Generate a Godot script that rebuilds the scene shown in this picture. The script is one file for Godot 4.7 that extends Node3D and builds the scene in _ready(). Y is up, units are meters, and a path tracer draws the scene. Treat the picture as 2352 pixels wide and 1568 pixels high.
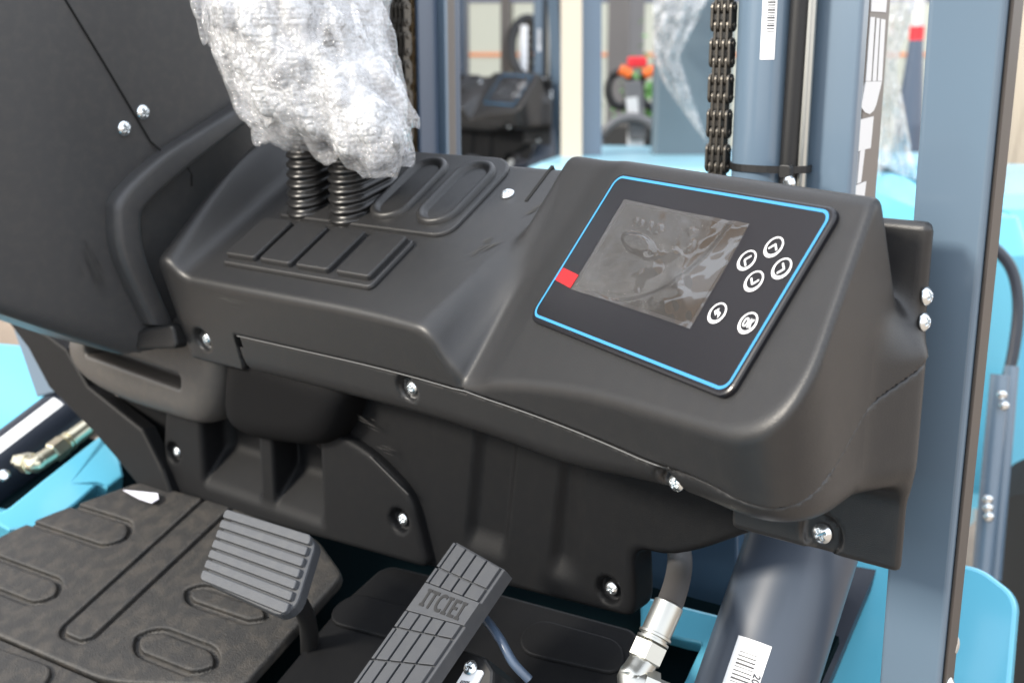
extends Node3D
# A forklift's dashboard seen from the operator's right: moulded shell, display, lever boots, pedals, mast behind.
# Units are metres, y up, the truck faces -z. px() and friends turn a sighting (2352 x 1568 grid) into a ray that is met with a real plane.

const F := 2690.0
var cam_pos := Vector3(0, 1.45, 0)
var fw: Vector3
var rt: Vector3
var upv: Vector3
var M := {}
var truck: Node3D
var counts := {}

# ------------------------------------------------------------------ sight lines
func ray(px: float, py: float) -> Vector3:
	return fw + rt * ((px - 1176.0) / F) - upv * ((py - 784.0) / F)
func at(px: float, py: float, depth: float) -> Vector3:
	return cam_pos + ray(px, py) * depth
func fx(px: float, py: float, axis: int, val: float) -> Vector3:
	var d := ray(px, py)
	return cam_pos + d * ((val - cam_pos[axis]) / d[axis])
func frame(origin: Vector3, u: Vector3, n: Vector3) -> Transform3D:
	n = n.normalized()
	u = (u - n * u.dot(n)).normalized()
	return Transform3D(Basis(u, n.cross(u), n), origin)
func loc(fr: Transform3D, px: float, py: float) -> Vector2:
	var d := ray(px, py)
	var n := fr.basis.z
	var p := cam_pos + d * ((fr.origin - cam_pos).dot(n) / d.dot(n))
	var q := p - fr.origin
	return Vector2(q.dot(fr.basis.x), q.dot(fr.basis.y))
func locs(fr: Transform3D, a: Array) -> PackedVector2Array:
	var o := PackedVector2Array()
	for p in a:
		o.append(loc(fr, p[0], p[1]))
	return o

# ------------------------------------------------------------------ nodes
func numbered(parent: Node, called: String) -> String:
	var k := str(parent.get_instance_id()) + called
	var n: int = counts.get(k, 0)
	counts[k] = n + 1
	return called if n == 0 else "%s_%03d" % [called, n]
func thing(called: String, label: String, category: String, base := Vector3.ZERO, group := "") -> Node3D:
	var o := Node3D.new()
	o.name = numbered(self, called)
	add_child(o)
	o.position = base
	o.set_meta("label", label)
	o.set_meta("category", category)
	if group != "":
		o.set_meta("group", group)
	return o
func part(parent: Node3D, called: String, mesh: Mesh, mat: Material, label := "", xf := Transform3D.IDENTITY) -> MeshInstance3D:
	# mesh coordinates are world ones unless xf says otherwise; the first level is shifted back by its thing's base
	var o := MeshInstance3D.new()
	o.name = numbered(parent, called)
	o.mesh = mesh
	o.material_override = mat
	parent.add_child(o)
	if parent.get_parent() == self and parent.has_meta("category"):
		xf.origin -= parent.position
	o.transform = xf
	if label != "":
		o.set_meta("label", label)
	return o

# ------------------------------------------------------------------ mesh helpers
func tri(st: SurfaceTool, a: Vector3, b: Vector3, c: Vector3, na: Vector3, nb: Vector3, nc: Vector3, ua := Vector2.ZERO, ub := Vector2.ZERO, uc := Vector2.ZERO) -> void:
	if (b - a).cross(c - a).dot(na + nb + nc) > 0.0:
		var t := b; b = c; c = t
		t = nb; nb = nc; nc = t
		var tu := ub; ub = uc; uc = tu
	st.set_normal(na); st.set_uv(ua); st.add_vertex(a)
	st.set_normal(nb); st.set_uv(ub); st.add_vertex(b)
	st.set_normal(nc); st.set_uv(uc); st.add_vertex(c)
func begin() -> SurfaceTool:
	var st := SurfaceTool.new()
	st.begin(Mesh.PRIMITIVE_TRIANGLES)
	return st
func round_poly(p: PackedVector2Array, r, segs := 6) -> PackedVector2Array:
	# corners rounded with radius r (a number, or one per corner)
	var o := PackedVector2Array()
	var n := p.size()
	for i in n:
		var rr: float = r[i] if r is Array else r
		var a := p[(i + n - 1) % n]
		var b := p[i]
		var c := p[(i + 1) % n]
		var d1 := (a - b).normalized()
		var d2 := (c - b).normalized()
		var half := acos(clampf(d1.dot(d2), -1, 1)) * 0.5
		var cut := minf(rr / maxf(tan(half), 0.05), 0.49 * minf(a.distance_to(b), c.distance_to(b)))
		if rr <= 0.0 or half > 1.55:
			o.append(b)
			continue
		var re := cut * tan(half)
		var ctr := b + (d1 + d2).normalized() * (re / sin(half))
		var s := b + d1 * cut
		var e := b + d2 * cut
		var a0 := (s - ctr).angle()
		var da := wrapf((e - ctr).angle() - a0, -PI, PI)
		for k in segs + 1:
			o.append(ctr + Vector2.from_angle(a0 + da * k / segs) * re)
	return o
func area2(p: PackedVector2Array) -> float:
	var s := 0.0
	for i in p.size():
		s += p[i].cross(p[(i + 1) % p.size()])
	return s
func inset(p: PackedVector2Array, d: float) -> PackedVector2Array:
	var o := PackedVector2Array()
	var n := p.size()
	for i in n:
		var e1 := (p[i] - p[(i + n - 1) % n]).normalized()
		var e2 := (p[(i + 1) % n] - p[i]).normalized()
		var n1 := Vector2(-e1.y, e1.x)
		var n2 := Vector2(-e2.y, e2.x)
		var m := n1 + n2
		o.append(p[i] + m / maxf(m.dot(n1), 0.35) * d)
	return o
func prism(fr: Transform3D, p: PackedVector2Array, h0: float, h1: float, bev := 0.0, st: SurfaceTool = null, both := false) -> Mesh:
	# polygon in the frame's plane, from height h0 to h1 along its normal; top edge rounded by bev
	var own := st == null
	if own:
		st = begin()
	var cl := PackedVector2Array()
	for q in p:
		if cl.is_empty() or cl[cl.size() - 1].distance_to(q) > 1e-5:
			cl.append(q)
	if cl.size() > 2 and cl[0].distance_to(cl[cl.size() - 1]) < 1e-5:
		cl.remove_at(cl.size() - 1)
	p = cl
	if area2(p) < 0.0:
		p.reverse()
	var rings := []   # [polygon, height]
	if both and bev > 0.0:
		rings = [[inset(p, bev), h0], [inset(p, bev * 0.3), h0 + bev * 0.3], [p, h0 + bev]]
	else:
		rings = [[p, h0]]
	if bev > 0.0:
		rings += [[p, h1 - bev], [inset(p, bev * 0.3), h1 - bev * 0.3], [inset(p, bev), h1]]
	else:
		rings += [[p, h1]]
	var n := p.size()
	for k in rings.size() - 1:
		var a: PackedVector2Array = rings[k][0]
		var b: PackedVector2Array = rings[k + 1][0]
		var ha: float = rings[k][1]
		var hb: float = rings[k + 1][1]
		for i in n:
			var j := (i + 1) % n
			var a0 := fr * Vector3(a[i].x, a[i].y, ha)
			var a1 := fr * Vector3(a[j].x, a[j].y, ha)
			var b0 := fr * Vector3(b[i].x, b[i].y, hb)
			var b1 := fr * Vector3(b[j].x, b[j].y, hb)
			var e := p[j] - p[i]
			var out := fr.basis * Vector3(e.y, -e.x, 0).normalized()
			var dl := a[i].distance_to(b[i])
			var nn := (out * maxf(absf(hb - ha), 1e-6) + fr.basis.z * (dl if hb > 0.5 * (h0 + h1) else -dl)).normalized()
			tri(st, a0, a1, b1, nn, nn, nn, a[i], a[j], b[j])
			tri(st, a0, b1, b0, nn, nn, nn, a[i], b[j], b[i])
	for cap in [0, rings.size() - 1]:
		var q: PackedVector2Array = rings[cap][0]
		var hh: float = rings[cap][1]
		var nz := fr.basis.z * (-1.0 if cap == 0 else 1.0)
		var ix := Geometry2D.triangulate_polygon(q)
		if ix.is_empty():
			var cc := Vector2.ZERO
			for v in q:
				cc += v / q.size()
			q = q.duplicate()
			q.append(cc)
			for v in n:
				ix.append_array(PackedInt32Array([n, v, (v + 1) % n]))
		for t in range(0, ix.size(), 3):
			var A := q[ix[t]]; var B := q[ix[t + 1]]; var C := q[ix[t + 2]]
			tri(st, fr * Vector3(A.x, A.y, hh), fr * Vector3(B.x, B.y, hh), fr * Vector3(C.x, C.y, hh), nz, nz, nz, A, B, C)
	return st.commit() if own else null
func rect(x0: float, y0: float, x1: float, y1: float) -> PackedVector2Array:
	return PackedVector2Array([Vector2(x0, y0), Vector2(x1, y0), Vector2(x1, y1), Vector2(x0, y1)])
func box(lo: Vector3, hi: Vector3, bev := 0.002, st: SurfaceTool = null, r := 0.003) -> Mesh:
	var fr := Transform3D(Basis.IDENTITY, Vector3(0, 0, 0))
	return prism(fr, round_poly(rect(lo.x, lo.y, hi.x, hi.y), r, 3), lo.z, hi.z, bev, st, true)
func loft(rings: Array, closed: bool, st: SurfaceTool = null, hard := false, caps := false) -> Mesh:
	var own := st == null
	if own:
		st = begin()
	var m: int = rings[0].size()
	var R := rings.size()
	var ctr := []
	for r in rings:
		var c := Vector3.ZERO
		for p in r:
			c += p
		ctr.append(c / m)
	var nor := []
	for i in R:
		var row := PackedVector3Array()
		for j in m:
			var a: Vector3 = rings[maxi(i - 1, 0)][j]
			var b: Vector3 = rings[mini(i + 1, R - 1)][j]
			var c: Vector3 = rings[i][(j + m - 1) % m] if closed or j > 0 else rings[i][j]
			var d: Vector3 = rings[i][(j + 1) % m] if closed or j < m - 1 else rings[i][j]
			var n := (b - a).cross(d - c)
			if n.length() < 1e-14:
				n = rings[i][j] - ctr[i]
			n = n.normalized()
			if closed and n.dot(rings[i][j] - ctr[i]) < 0.0 and absf(n.dot((rings[i][j] - ctr[i]).normalized())) > 0.2:
				n = -n
			row.append(n)
		nor.append(row)
	for i in R - 1:
		for j in (m if closed else m - 1):
			var k := (j + 1) % m
			var a: Vector3 = rings[i][j]; var b: Vector3 = rings[i][k]; var c: Vector3 = rings[i + 1][k]; var d: Vector3 = rings[i + 1][j]
			if hard:
				var n := (c - a).cross(d - b).normalized()
				if closed and n.dot((a + c) * 0.5 - (ctr[i] + ctr[i + 1]) * 0.5) < 0.0:
					n = -n
				tri(st, a, b, c, n, n, n)
				tri(st, a, c, d, n, n, n)
			else:
				tri(st, a, b, c, nor[i][j], nor[i][k], nor[i + 1][k], Vector2(j, i), Vector2(j + 1, i), Vector2(j + 1, i + 1))
				tri(st, a, c, d, nor[i][j], nor[i + 1][k], nor[i + 1][j], Vector2(j, i), Vector2(j + 1, i + 1), Vector2(j, i + 1))
	if caps:
		for e in [0, R - 1]:
			var n: Vector3 = (ctr[0] - ctr[1]).normalized() if e == 0 else (ctr[R - 1] - ctr[R - 2]).normalized()
			if n.length() < 0.5:
				continue
			for j in m:
				tri(st, ctr[e], rings[e][j], rings[e][(j + 1) % m], n, n, n)
	return st.commit() if own else null
func ring(c: Vector3, ax: Vector3, r: float, m: int, twist := 0.0) -> PackedVector3Array:
	ax = ax.normalized()
	var u := ax.cross(Vector3.UP if absf(ax.y) < 0.9 else Vector3.RIGHT).normalized()
	var v := ax.cross(u)
	var o := PackedVector3Array()
	for i in m:
		var a := TAU * i / m + twist
		o.append(c + (u * cos(a) + v * sin(a)) * r)
	return o
func smooth_path(p: Array, steps := 6) -> Array:
	var o := []
	for i in p.size() - 1:
		var a: Vector3 = p[maxi(i - 1, 0)]; var b: Vector3 = p[i]; var c: Vector3 = p[i + 1]; var d: Vector3 = p[mini(i + 2, p.size() - 1)]
		for k in steps:
			o.append(b.cubic_interpolate(c, a, d, float(k) / steps))
	o.append(p[p.size() - 1])
	return o
func tube(p: Array, r: float, m := 12, st: SurfaceTool = null) -> Mesh:
	var rings := []
	for i in p.size():
		var d: Vector3 = p[mini(i + 1, p.size() - 1)] - p[maxi(i - 1, 0)]
		rings.append(ring(p[i], d, r, m))
	return loft(rings, true, st, false, true)
func turned(a: Vector3, b: Vector3, prof: Array, m := 24, st: SurfaceTool = null) -> Mesh:
	# turned piece along a..b; prof: [t (metres along the axis), radius]; each step is its own hard band
	var own := st == null
	if own:
		st = begin()
	var ax := (b - a).normalized()
	for i in prof.size() - 1:
		if absf(prof[i][0] - prof[i + 1][0]) + absf(prof[i][1] - prof[i + 1][1]) > 1e-6:
			loft([ring(a + ax * prof[i][0], ax, maxf(prof[i][1], 1e-5), m), ring(a + ax * prof[i + 1][0], ax, maxf(prof[i + 1][1], 1e-5), m)], true, st, m < 8)
	var last: Array = prof[prof.size() - 1]
	for e in [[prof[0], -1.0], [last, 1.0]]:
		var c: Vector3 = a + ax * e[0][0]
		var rg := ring(c, ax, maxf(e[0][1], 1e-5), m)
		for j in m:
			tri(st, c, rg[j], rg[(j + 1) % m], ax * e[1], ax * e[1], ax * e[1])
	return st.commit() if own else null

# ------------------------------------------------------------------ smooth solids
func smin(a: float, b: float, k: float) -> float:
	var h := maxf(k - absf(a - b), 0.0) / k
	return minf(a, b) - h * h * k * 0.25
func smax(a: float, b: float, k: float) -> float:
	var h := maxf(k - absf(a - b), 0.0) / k
	return maxf(a, b) + h * h * k * 0.25
func cap(p: Vector3, a: Vector3, b: Vector3, r: float) -> float:
	var ab := b - a
	var t := clampf((p - a).dot(ab) / ab.length_squared(), 0, 1)
	return (p - a - ab * t).length() - r
func rbox(p: Vector3, c: Vector3, h: Vector3, r: float) -> float:
	var q := (p - c).abs() - h + Vector3(r, r, r)
	return q.max(Vector3.ZERO).length() + minf(maxf(q.x, maxf(q.y, q.z)), 0.0) - r
func convex(q: Vector2, pts: PackedVector2Array, k: float) -> float:
	# pts counter-clockwise
	var d := -1e3
	for i in pts.size():
		var e := (pts[(i + 1) % pts.size()] - pts[i]).normalized()
		d = smax(d, (q - pts[i]).dot(Vector2(e.y, -e.x)), k)
	return d
func grad(fn: Callable, p: Vector3, e: float) -> Vector4:
	var k1 := Vector3(1, -1, -1); var k2 := Vector3(-1, -1, 1); var k3 := Vector3(-1, 1, -1); var k4 := Vector3(1, 1, 1)
	var a: float = fn.call(p + k1 * e); var b: float = fn.call(p + k2 * e); var c: float = fn.call(p + k3 * e); var d: float = fn.call(p + k4 * e)
	var g := k1 * a + k2 * b + k3 * c + k4 * d
	var l := g.length()
	g = g / maxf(l, 1e-9)
	return Vector4(g.x, g.y, g.z, 0.25 * (a + b + c + d) / maxf(l / (4.0 * e), 0.3))
func solid(fn: Callable, lo: Vector3, hi: Vector3, c: float, fit := 2) -> ArrayMesh:
	# surface nets over the cells that the surface crosses, then each vertex drawn onto the surface
	var n := Vector3i(((hi - lo) / c).ceil()) + Vector3i(2, 2, 2)
	var B := 6
	var nb := Vector3i((n.x + B - 1) / B, (n.y + B - 1) / B, (n.z + B - 1) / B)
	n = nb * B + Vector3i(1, 1, 1)
	var g := PackedFloat32Array()
	g.resize(n.x * n.y * n.z)
	g.fill(1e9)
	var sy := n.x
	var sz := n.x * n.y
	var blocks := []
	var reach := B * c * 0.866 * 1.2
	for bz in nb.z:
		for by in nb.y:
			for bx in nb.x:
				var ctr := lo + Vector3(bx + 0.5, by + 0.5, bz + 0.5) * (B * c)
				if absf(fn.call(ctr)) > reach:
					continue
				blocks.append(Vector3i(bx, by, bz) * B)
				for z in range(bz * B, bz * B + B + 1):
					for y in range(by * B, by * B + B + 1):
						var i := z * sz + y * sy + bx * B
						for x in range(bx * B, bx * B + B + 1):
							if g[i] > 1e8:
								g[i] = fn.call(lo + Vector3(x, y, z) * c)
							i += 1
	var ids := {}
	var verts := PackedVector3Array()
	var off := [0, 1, sy, sy + 1, sz, sz + 1, sz + sy, sz + sy + 1]
	var edges := [[0, 1], [2, 3], [4, 5], [6, 7], [0, 2], [1, 3], [4, 6], [5, 7], [0, 4], [1, 5], [2, 6], [3, 7]]
	for b in blocks:
		for z in range(b.z, b.z + B):
			for y in range(b.y, b.y + B):
				var i: int = z * sz + y * sy + b.x
				for x in range(b.x, b.x + B):
					var m := 0
					for k in 8:
						if g[i + off[k]] < 0.0:
							m += 1
					if m > 0 and m < 8:
						var s := Vector3.ZERO
						var cnt := 0
						for e in edges:
							var va := g[i + off[e[0]]]
							var vb := g[i + off[e[1]]]
							if (va < 0.0) != (vb < 0.0):
								var t := va / (va - vb)
								var pa := Vector3(e[0] & 1, (e[0] >> 1) & 1, e[0] >> 2)
								var pb := Vector3(e[1] & 1, (e[1] >> 1) & 1, e[1] >> 2)
								s += pa.lerp(pb, t)
								cnt += 1
						ids[i] = verts.size()
						verts.append(lo + (Vector3(x, y, z) + s / cnt) * c)
					i += 1
	var nors := PackedVector3Array()
	nors.resize(verts.size())
	for v in verts.size():
		var q := verts[v]
		var w := grad(fn, q, c * 0.3)
		for it in fit:
			q -= Vector3(w.x, w.y, w.z) * clampf(w.w, -c * 0.6, c * 0.6)
			w = grad(fn, q, c * 0.3)
		verts[v] = q
		nors[v] = Vector3(w.x, w.y, w.z)
	var idx := PackedInt32Array()
	var steps := [1, sy, sz]
	for i in ids:
		var v0: float = g[i]
		for a in 3:
			var v1 := g[i + steps[a]]
			if (v0 < 0.0) == (v1 < 0.0):
				continue
			var s1: int = steps[(a + 1) % 3]
			var s2: int = steps[(a + 2) % 3]
			if not (ids.has(i - s1) and ids.has(i - s2) and ids.has(i - s1 - s2)):
				continue
			var A: int = ids[i]; var Bq: int = ids[i - s1]; var C: int = ids[i - s1 - s2]; var D: int = ids[i - s2]
			if v0 < 0.0:
				idx.append_array(PackedInt32Array([A, C, Bq, A, D, C]))
			else:
				idx.append_array(PackedInt32Array([A, Bq, C, A, C, D]))
	var arr := []
	arr.resize(Mesh.ARRAY_MAX)
	arr[Mesh.ARRAY_VERTEX] = verts
	arr[Mesh.ARRAY_NORMAL] = nors
	arr[Mesh.ARRAY_INDEX] = idx
	var me := ArrayMesh.new()
	me.add_surface_from_arrays(Mesh.PRIMITIVE_TRIANGLES, arr)
	return me

# ------------------------------------------------------------------ materials
func noise_tex(freq: float, seed_: int, ramp = null, normal := false, size := 512, octaves := 3, bump := 4.0) -> NoiseTexture2D:
	var n := FastNoiseLite.new()
	n.noise_type = FastNoiseLite.TYPE_SIMPLEX_SMOOTH
	n.frequency = freq
	n.seed = seed_
	n.fractal_octaves = octaves
	var t := NoiseTexture2D.new()
	t.width = size
	t.height = size
	t.seamless = true
	t.noise = n
	if normal:
		t.as_normal_map = true
		t.bump_strength = bump
	elif ramp != null:
		var g := Gradient.new()
		g.offsets = PackedFloat32Array(ramp[0])
		var cs := PackedColorArray()
		for c in ramp[1]:
			cs.append(Color(c[0], c[1], c[2]).linear_to_srgb())
		g.colors = cs
		t.color_ramp = g
	return t
func cell_tex(freq: float, seed_: int, bump: float) -> NoiseTexture2D:
	var t := noise_tex(freq, seed_, null, true, 512, 1, bump)
	var n := t.noise as FastNoiseLite
	n.noise_type = FastNoiseLite.TYPE_CELLULAR
	n.cellular_return_type = FastNoiseLite.RETURN_DISTANCE
	n.cellular_jitter = 0.7
	n.domain_warp_enabled = true
	n.domain_warp_amplitude = 18.0
	n.domain_warp_frequency = 0.02
	return t
func mat(called: String, r: float, g: float, b: float, rough := 0.5, metal := 0.0) -> StandardMaterial3D:
	var m := StandardMaterial3D.new()
	m.albedo_color = Color(r, g, b).linear_to_srgb()
	m.roughness = rough
	m.metallic = metal
	M[called] = m
	return m
func triplanar(m: StandardMaterial3D, per_m: float, albedo: Texture2D, normal: Texture2D = null, ns := 0.3) -> void:
	m.uv1_triplanar = true
	m.uv1_world_triplanar = true
	m.uv1_scale = Vector3.ONE * per_m
	if albedo:
		m.albedo_texture = albedo
	if normal:
		m.normal_enabled = true
		m.normal_texture = normal
		m.normal_scale = ns
func materials() -> void:
	var grain := noise_tex(0.16, 3, null, true, 512, 2, 3.0)
	var dust := noise_tex(0.012, 5, [[0.0, 0.45, 0.62, 1.0], [[0.78, 0.78, 0.8], [0.82, 0.82, 0.83], [0.88, 0.87, 0.86], [1, 0.97, 0.93]]], false, 512, 5)
	var grime := noise_tex(0.014, 9, [[0.0, 0.4, 0.55, 0.72, 1.0], [[0.4, 0.4, 0.41], [0.44, 0.44, 0.44], [0.66, 0.63, 0.58], [0.98, 0.88, 0.77], [1.0, 0.93, 0.84]]], false, 512, 5)
	triplanar(mat("plastic", 0.021, 0.0212, 0.022, 0.42), 11.0, dust, grain, 0.24)
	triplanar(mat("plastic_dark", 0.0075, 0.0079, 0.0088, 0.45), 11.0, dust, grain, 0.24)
	triplanar(mat("plastic_column", 0.052, 0.0525, 0.054, 0.44), 11.0, dust, grain, 0.26)
	triplanar(mat("shroud", 0.062, 0.058, 0.054, 0.5), 11.0, dust, grain, 0.24)
	triplanar(mat("mat_rubber", 0.039, 0.038, 0.037, 0.62), 6.0, grime, grain, 0.5)
	triplanar(mat("pedal_rubber", 0.075, 0.08, 0.088, 0.6), 10.0, dust, grain, 0.4)
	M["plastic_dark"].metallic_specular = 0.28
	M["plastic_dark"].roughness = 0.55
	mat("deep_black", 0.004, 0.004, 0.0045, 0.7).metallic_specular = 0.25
	mat("edge_brown", 0.055, 0.047, 0.042, 0.45)
	mat("groove", 0.008, 0.008, 0.009, 0.7)
	triplanar(mat("treadle", 0.05, 0.054, 0.061, 0.55), 12.0, dust, grain, 0.4)
	mat("boot", 0.012, 0.012, 0.0125, 0.3)
	mat("gap", 0.003, 0.003, 0.003, 0.9)
	mat("lip", 0.11, 0.11, 0.11, 0.4)
	triplanar(mat("scuff", 0.15, 0.15, 0.145, 0.5), 12.0, dust)
	mat("zinc", 0.72, 0.76, 0.78, 0.24, 0.95)
	mat("steel", 0.44, 0.44, 0.41, 0.34, 0.95)
	mat("gold_zinc", 0.6, 0.56, 0.42, 0.28, 0.9)
	mat("display_face", 0.008, 0.008, 0.0105, 0.3)
	mat("blue_line", 0.035, 0.22, 0.42, 0.45)
	mat("lcd", 0.006, 0.006, 0.007, 0.05)
	mat("white_print", 0.62, 0.62, 0.62, 0.5)
	mat("red_tab", 0.42, 0.012, 0.016, 0.35)
	var film := mat("film", 0.78, 0.72, 0.64, 0.03)
	film.transparency = BaseMaterial3D.TRANSPARENCY_ALPHA
	film.albedo_color.a = 0.04
	film.cull_mode = BaseMaterial3D.CULL_DISABLED
	var gs := mat("grey_blue", 0.11, 0.16, 0.215, 0.3)
	gs.clearcoat_enabled = true
	gs.clearcoat = 0.4
	gs.clearcoat_roughness = 0.15
	var rail := mat("rail_paint", 0.06, 0.088, 0.135, 0.32)
	rail.clearcoat_enabled = true
	rail.clearcoat = 0.35
	rail.clearcoat_roughness = 0.2
	mat("navy", 0.014, 0.019, 0.03, 0.35)
	var cy := mat("cyan", 0.12, 0.47, 0.64, 0.28)
	cy.clearcoat_enabled = true
	cy.clearcoat = 0.5
	cy.clearcoat_roughness = 0.1
	triplanar(mat("chain_steel", 0.10, 0.092, 0.08, 0.32, 0.75), 30.0, dust)
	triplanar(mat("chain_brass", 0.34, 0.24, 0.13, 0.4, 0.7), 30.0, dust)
	mat("black", 0.008, 0.008, 0.0085, 0.5)
	mat("taupe", 0.135, 0.118, 0.105, 0.4)
	mat("label", 0.78, 0.79, 0.8, 0.4)
	mat("bar", 0.03, 0.03, 0.035, 0.5)
	var wrap := mat("wrap", 0.42, 0.425, 0.43, 0.2)
	wrap.specular_mode = BaseMaterial3D.SPECULAR_SCHLICK_GGX
	wrap.metallic_specular = 0.9
	triplanar(wrap, 12.0, null, cell_tex(0.034, 21, 16.0), 1.0)
	wrap.backlight_enabled = true
	wrap.backlight = Color(0.5, 0.5, 0.5)
	var bub := mat("bubble", 0.96, 0.97, 1.0, 0.05)
	bub.transparency = BaseMaterial3D.TRANSPARENCY_ALPHA
	bub.albedo_color.a = 0.2
	bub.metallic_specular = 0.8
	var wf := mat("wrap_film", 0.95, 0.95, 0.97, 0.08)
	wf.transparency = BaseMaterial3D.TRANSPARENCY_ALPHA
	wf.albedo_color.a = 0.12
	wf.metallic_specular = 0.9
	triplanar(wf, 14.0, null, cell_tex(0.03, 23, 18.0), 1.0)
	var sheet := mat("sheet", 0.9, 0.9, 0.9, 0.08)
	sheet.transparency = BaseMaterial3D.TRANSPARENCY_ALPHA
	sheet.albedo_color.a = 0.42
	sheet.cull_mode = BaseMaterial3D.CULL_DISABLED
	triplanar(sheet, 1.6, null, noise_tex(0.02, 33, null, true, 512, 3, 12.0), 1.0)
	triplanar(mat("concrete", 0.36, 0.29, 0.225, 0.85), 0.35, noise_tex(0.02, 41, [[0.0, 1.0], [[0.75, 0.75, 0.75], [1, 1, 1]]], false, 512, 5))
	mat("wall", 0.55, 0.58, 0.5, 0.7)
	mat("wall_band", 0.15, 0.17, 0.27, 0.6)
	mat("orange", 0.85, 0.25, 0.06, 0.5)
	triplanar(mat("brick_tan", 0.62, 0.40, 0.25, 0.85), 0.3, noise_tex(0.03, 43, [[0.0, 1.0], [[0.7, 0.7, 0.7], [1, 1, 1]]], false, 512, 4))
	mat("cream", 0.5, 0.44, 0.35, 0.5)
	mat("red", 0.7, 0.03, 0.04, 0.4)
	mat("orange_grip", 0.85, 0.17, 0.03, 0.4)
	mat("green", 0.13, 0.32, 0.08, 0.6)
	mat("yellow_green", 0.5, 0.55, 0.2, 0.6)
	mat("grey_plate", 0.14, 0.14, 0.145, 0.45)
	mat("teal_grey", 0.09, 0.125, 0.15, 0.35)
	mat("cyan_pale", 0.24, 0.46, 0.55, 0.3)
	mat("teal_floor", 0.002, 0.006, 0.0075, 0.6)
	M["teal_floor"].metallic_specular = 0.1
	M["teal_floor"].roughness = 0.9
	mat("navy_blue", 0.022, 0.055, 0.1, 0.4)
	mat("black_hose", 0.05, 0.047, 0.046, 0.6)
	mat("scuff_soft", 0.045, 0.045, 0.044, 0.45)
	mat("scuff_dust", 0.042, 0.04, 0.036, 0.8)
	mat("scuff_dark", 0.0135, 0.013, 0.0125, 0.5)
	var gd := mat("grey_blue_dark", 0.04, 0.053, 0.075, 0.42)
	gd.clearcoat_enabled = true
	gd.clearcoat = 0.1
	gd.clearcoat_roughness = 0.15
	mat("paper", 0.75, 0.75, 0.85, 0.6)
	mat("tyre", 0.02, 0.02, 0.02, 0.75)

# ------------------------------------------------------------------ the dashboard's surfaces
var p0 := Vector3(-0.8, 1.2185, -0.734)
var nd := Vector3(0, cos(PI / 6), sin(PI / 6))
var vd := Vector3(0, sin(PI / 6), -cos(PI / 6))
var nm: Vector3
var em: Vector3
var mt: Vector3          # the display's top left corner
var wp: Vector3
var nw: Vector3
var nfp := Vector3(-0.331 * 0.957, -0.29, 0.9436 * 0.957)
var pfp := Vector3(-0.46, 1.2, -0.6905)
var nrim: Vector3
var pp: Vector3
var npl: Vector3
var twall: Vector3
var nrw: Vector3
var rimp := Vector3(-1.036, 1.273, -0.772)
var holes := []          # [centre, axis]
func core_front(p: Vector3, flare: float) -> float:
	var front := smin((p.z + 0.734) * 0.957 + (1.2185 - p.y) * 0.29, (p - pfp).dot(nfp), 0.06)
	return smax(front, p.x + 0.277 - flare, 0.06)
func flange(p: Vector3) -> float:
	return rbox(p, Vector3(-0.334, 1.204, -0.806), Vector3(0.071, 0.131, 0.0065), 0.006)
func flare_at(p: Vector3) -> float:
	return 0.02 * smoothstep(-0.745, -0.80, p.z) * smoothstep(1.28, 1.24, p.y)
func dig(p: Vector3, d: float) -> float:
	for h in holes:
		var q: Vector3 = p - h[0]
		if q.length_squared() < 0.0025:
			var t: float = q.dot(h[1])
			var rad: float = (q - h[1] * t).length()
			d = smax(d, -maxf(rad - h[2] - t * 0.12, -h[3] - t), 0.003)
	return d
func seam_at(p: Vector3) -> float:
	return 1.1625 + maxf(0.0, -0.655 - p.z) * 0.53 * smoothstep(-0.42, -0.31, p.x) - 0.042 * smoothstep(-0.952, -0.957, p.x)
func dash_upper(p: Vector3) -> float:
	var d := smax((p - p0).dot(nd), (p - wp).dot(twall) - 0.035, 0.01)
	d = smin(d, smax((p - rimp).dot(nrim), (p - rimp).dot(nrw), 0.009), 0.012)
	var pod := smax((p - mt).dot(nm) + 0.005, p.y - 1.3575, 0.008)
	pod = smax(pod, -(p - wp).dot(twall) - 0.004, 0.01)
	pod = smax(pod, -(p - mt).dot(Vector3(nm.x, 0, nm.z).normalized()) - 0.03 - maxf(0.0, 1.345 - p.y) * 0.5 * smoothstep(-0.45, -0.36, p.x), 0.015)
	d = smin(d, pod, 0.006)
	# the trough between the deck and the display's plinth
	d = smax(d, smin(smin((p - wp).dot(nw), (p - pp).dot(npl), 0.03), (p - mt).dot(nm) + 0.009, 0.03), 0.012)
	d = smax(d, core_front(p, flare_at(p)), 0.007)
	d = smax(d, -(p.z + 0.945), 0.014)
	d = smax(d, -(p.x + 1.062), 0.03)
	if p.x > -0.45:
		d = smin(d, flange(p), 0.018)
	d = smax(d, seam_at(p) - p.y, 0.0022)
	return dig(p, d)
func dash_lower(p: Vector3) -> float:
	var d := core_front(p, flare_at(p)) + 0.0013
	d = smax(d, p.y - 1.30, 0.012)
	var bot := 1.116 + 0.028 * smoothstep(-0.55, -0.35, p.x)
	d = smax(d, bot - p.y, 0.022)
	d = smax(d, -(p.z + 0.80), 0.01)
	d = smax(d, -(p.x + 0.955), 0.006)
	d = smin(d, flange(p) + 0.002, 0.02)
	d = smax(d, p.y - seam_at(p) + 0.0001, 0.002)
	return dig(p, d)
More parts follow.
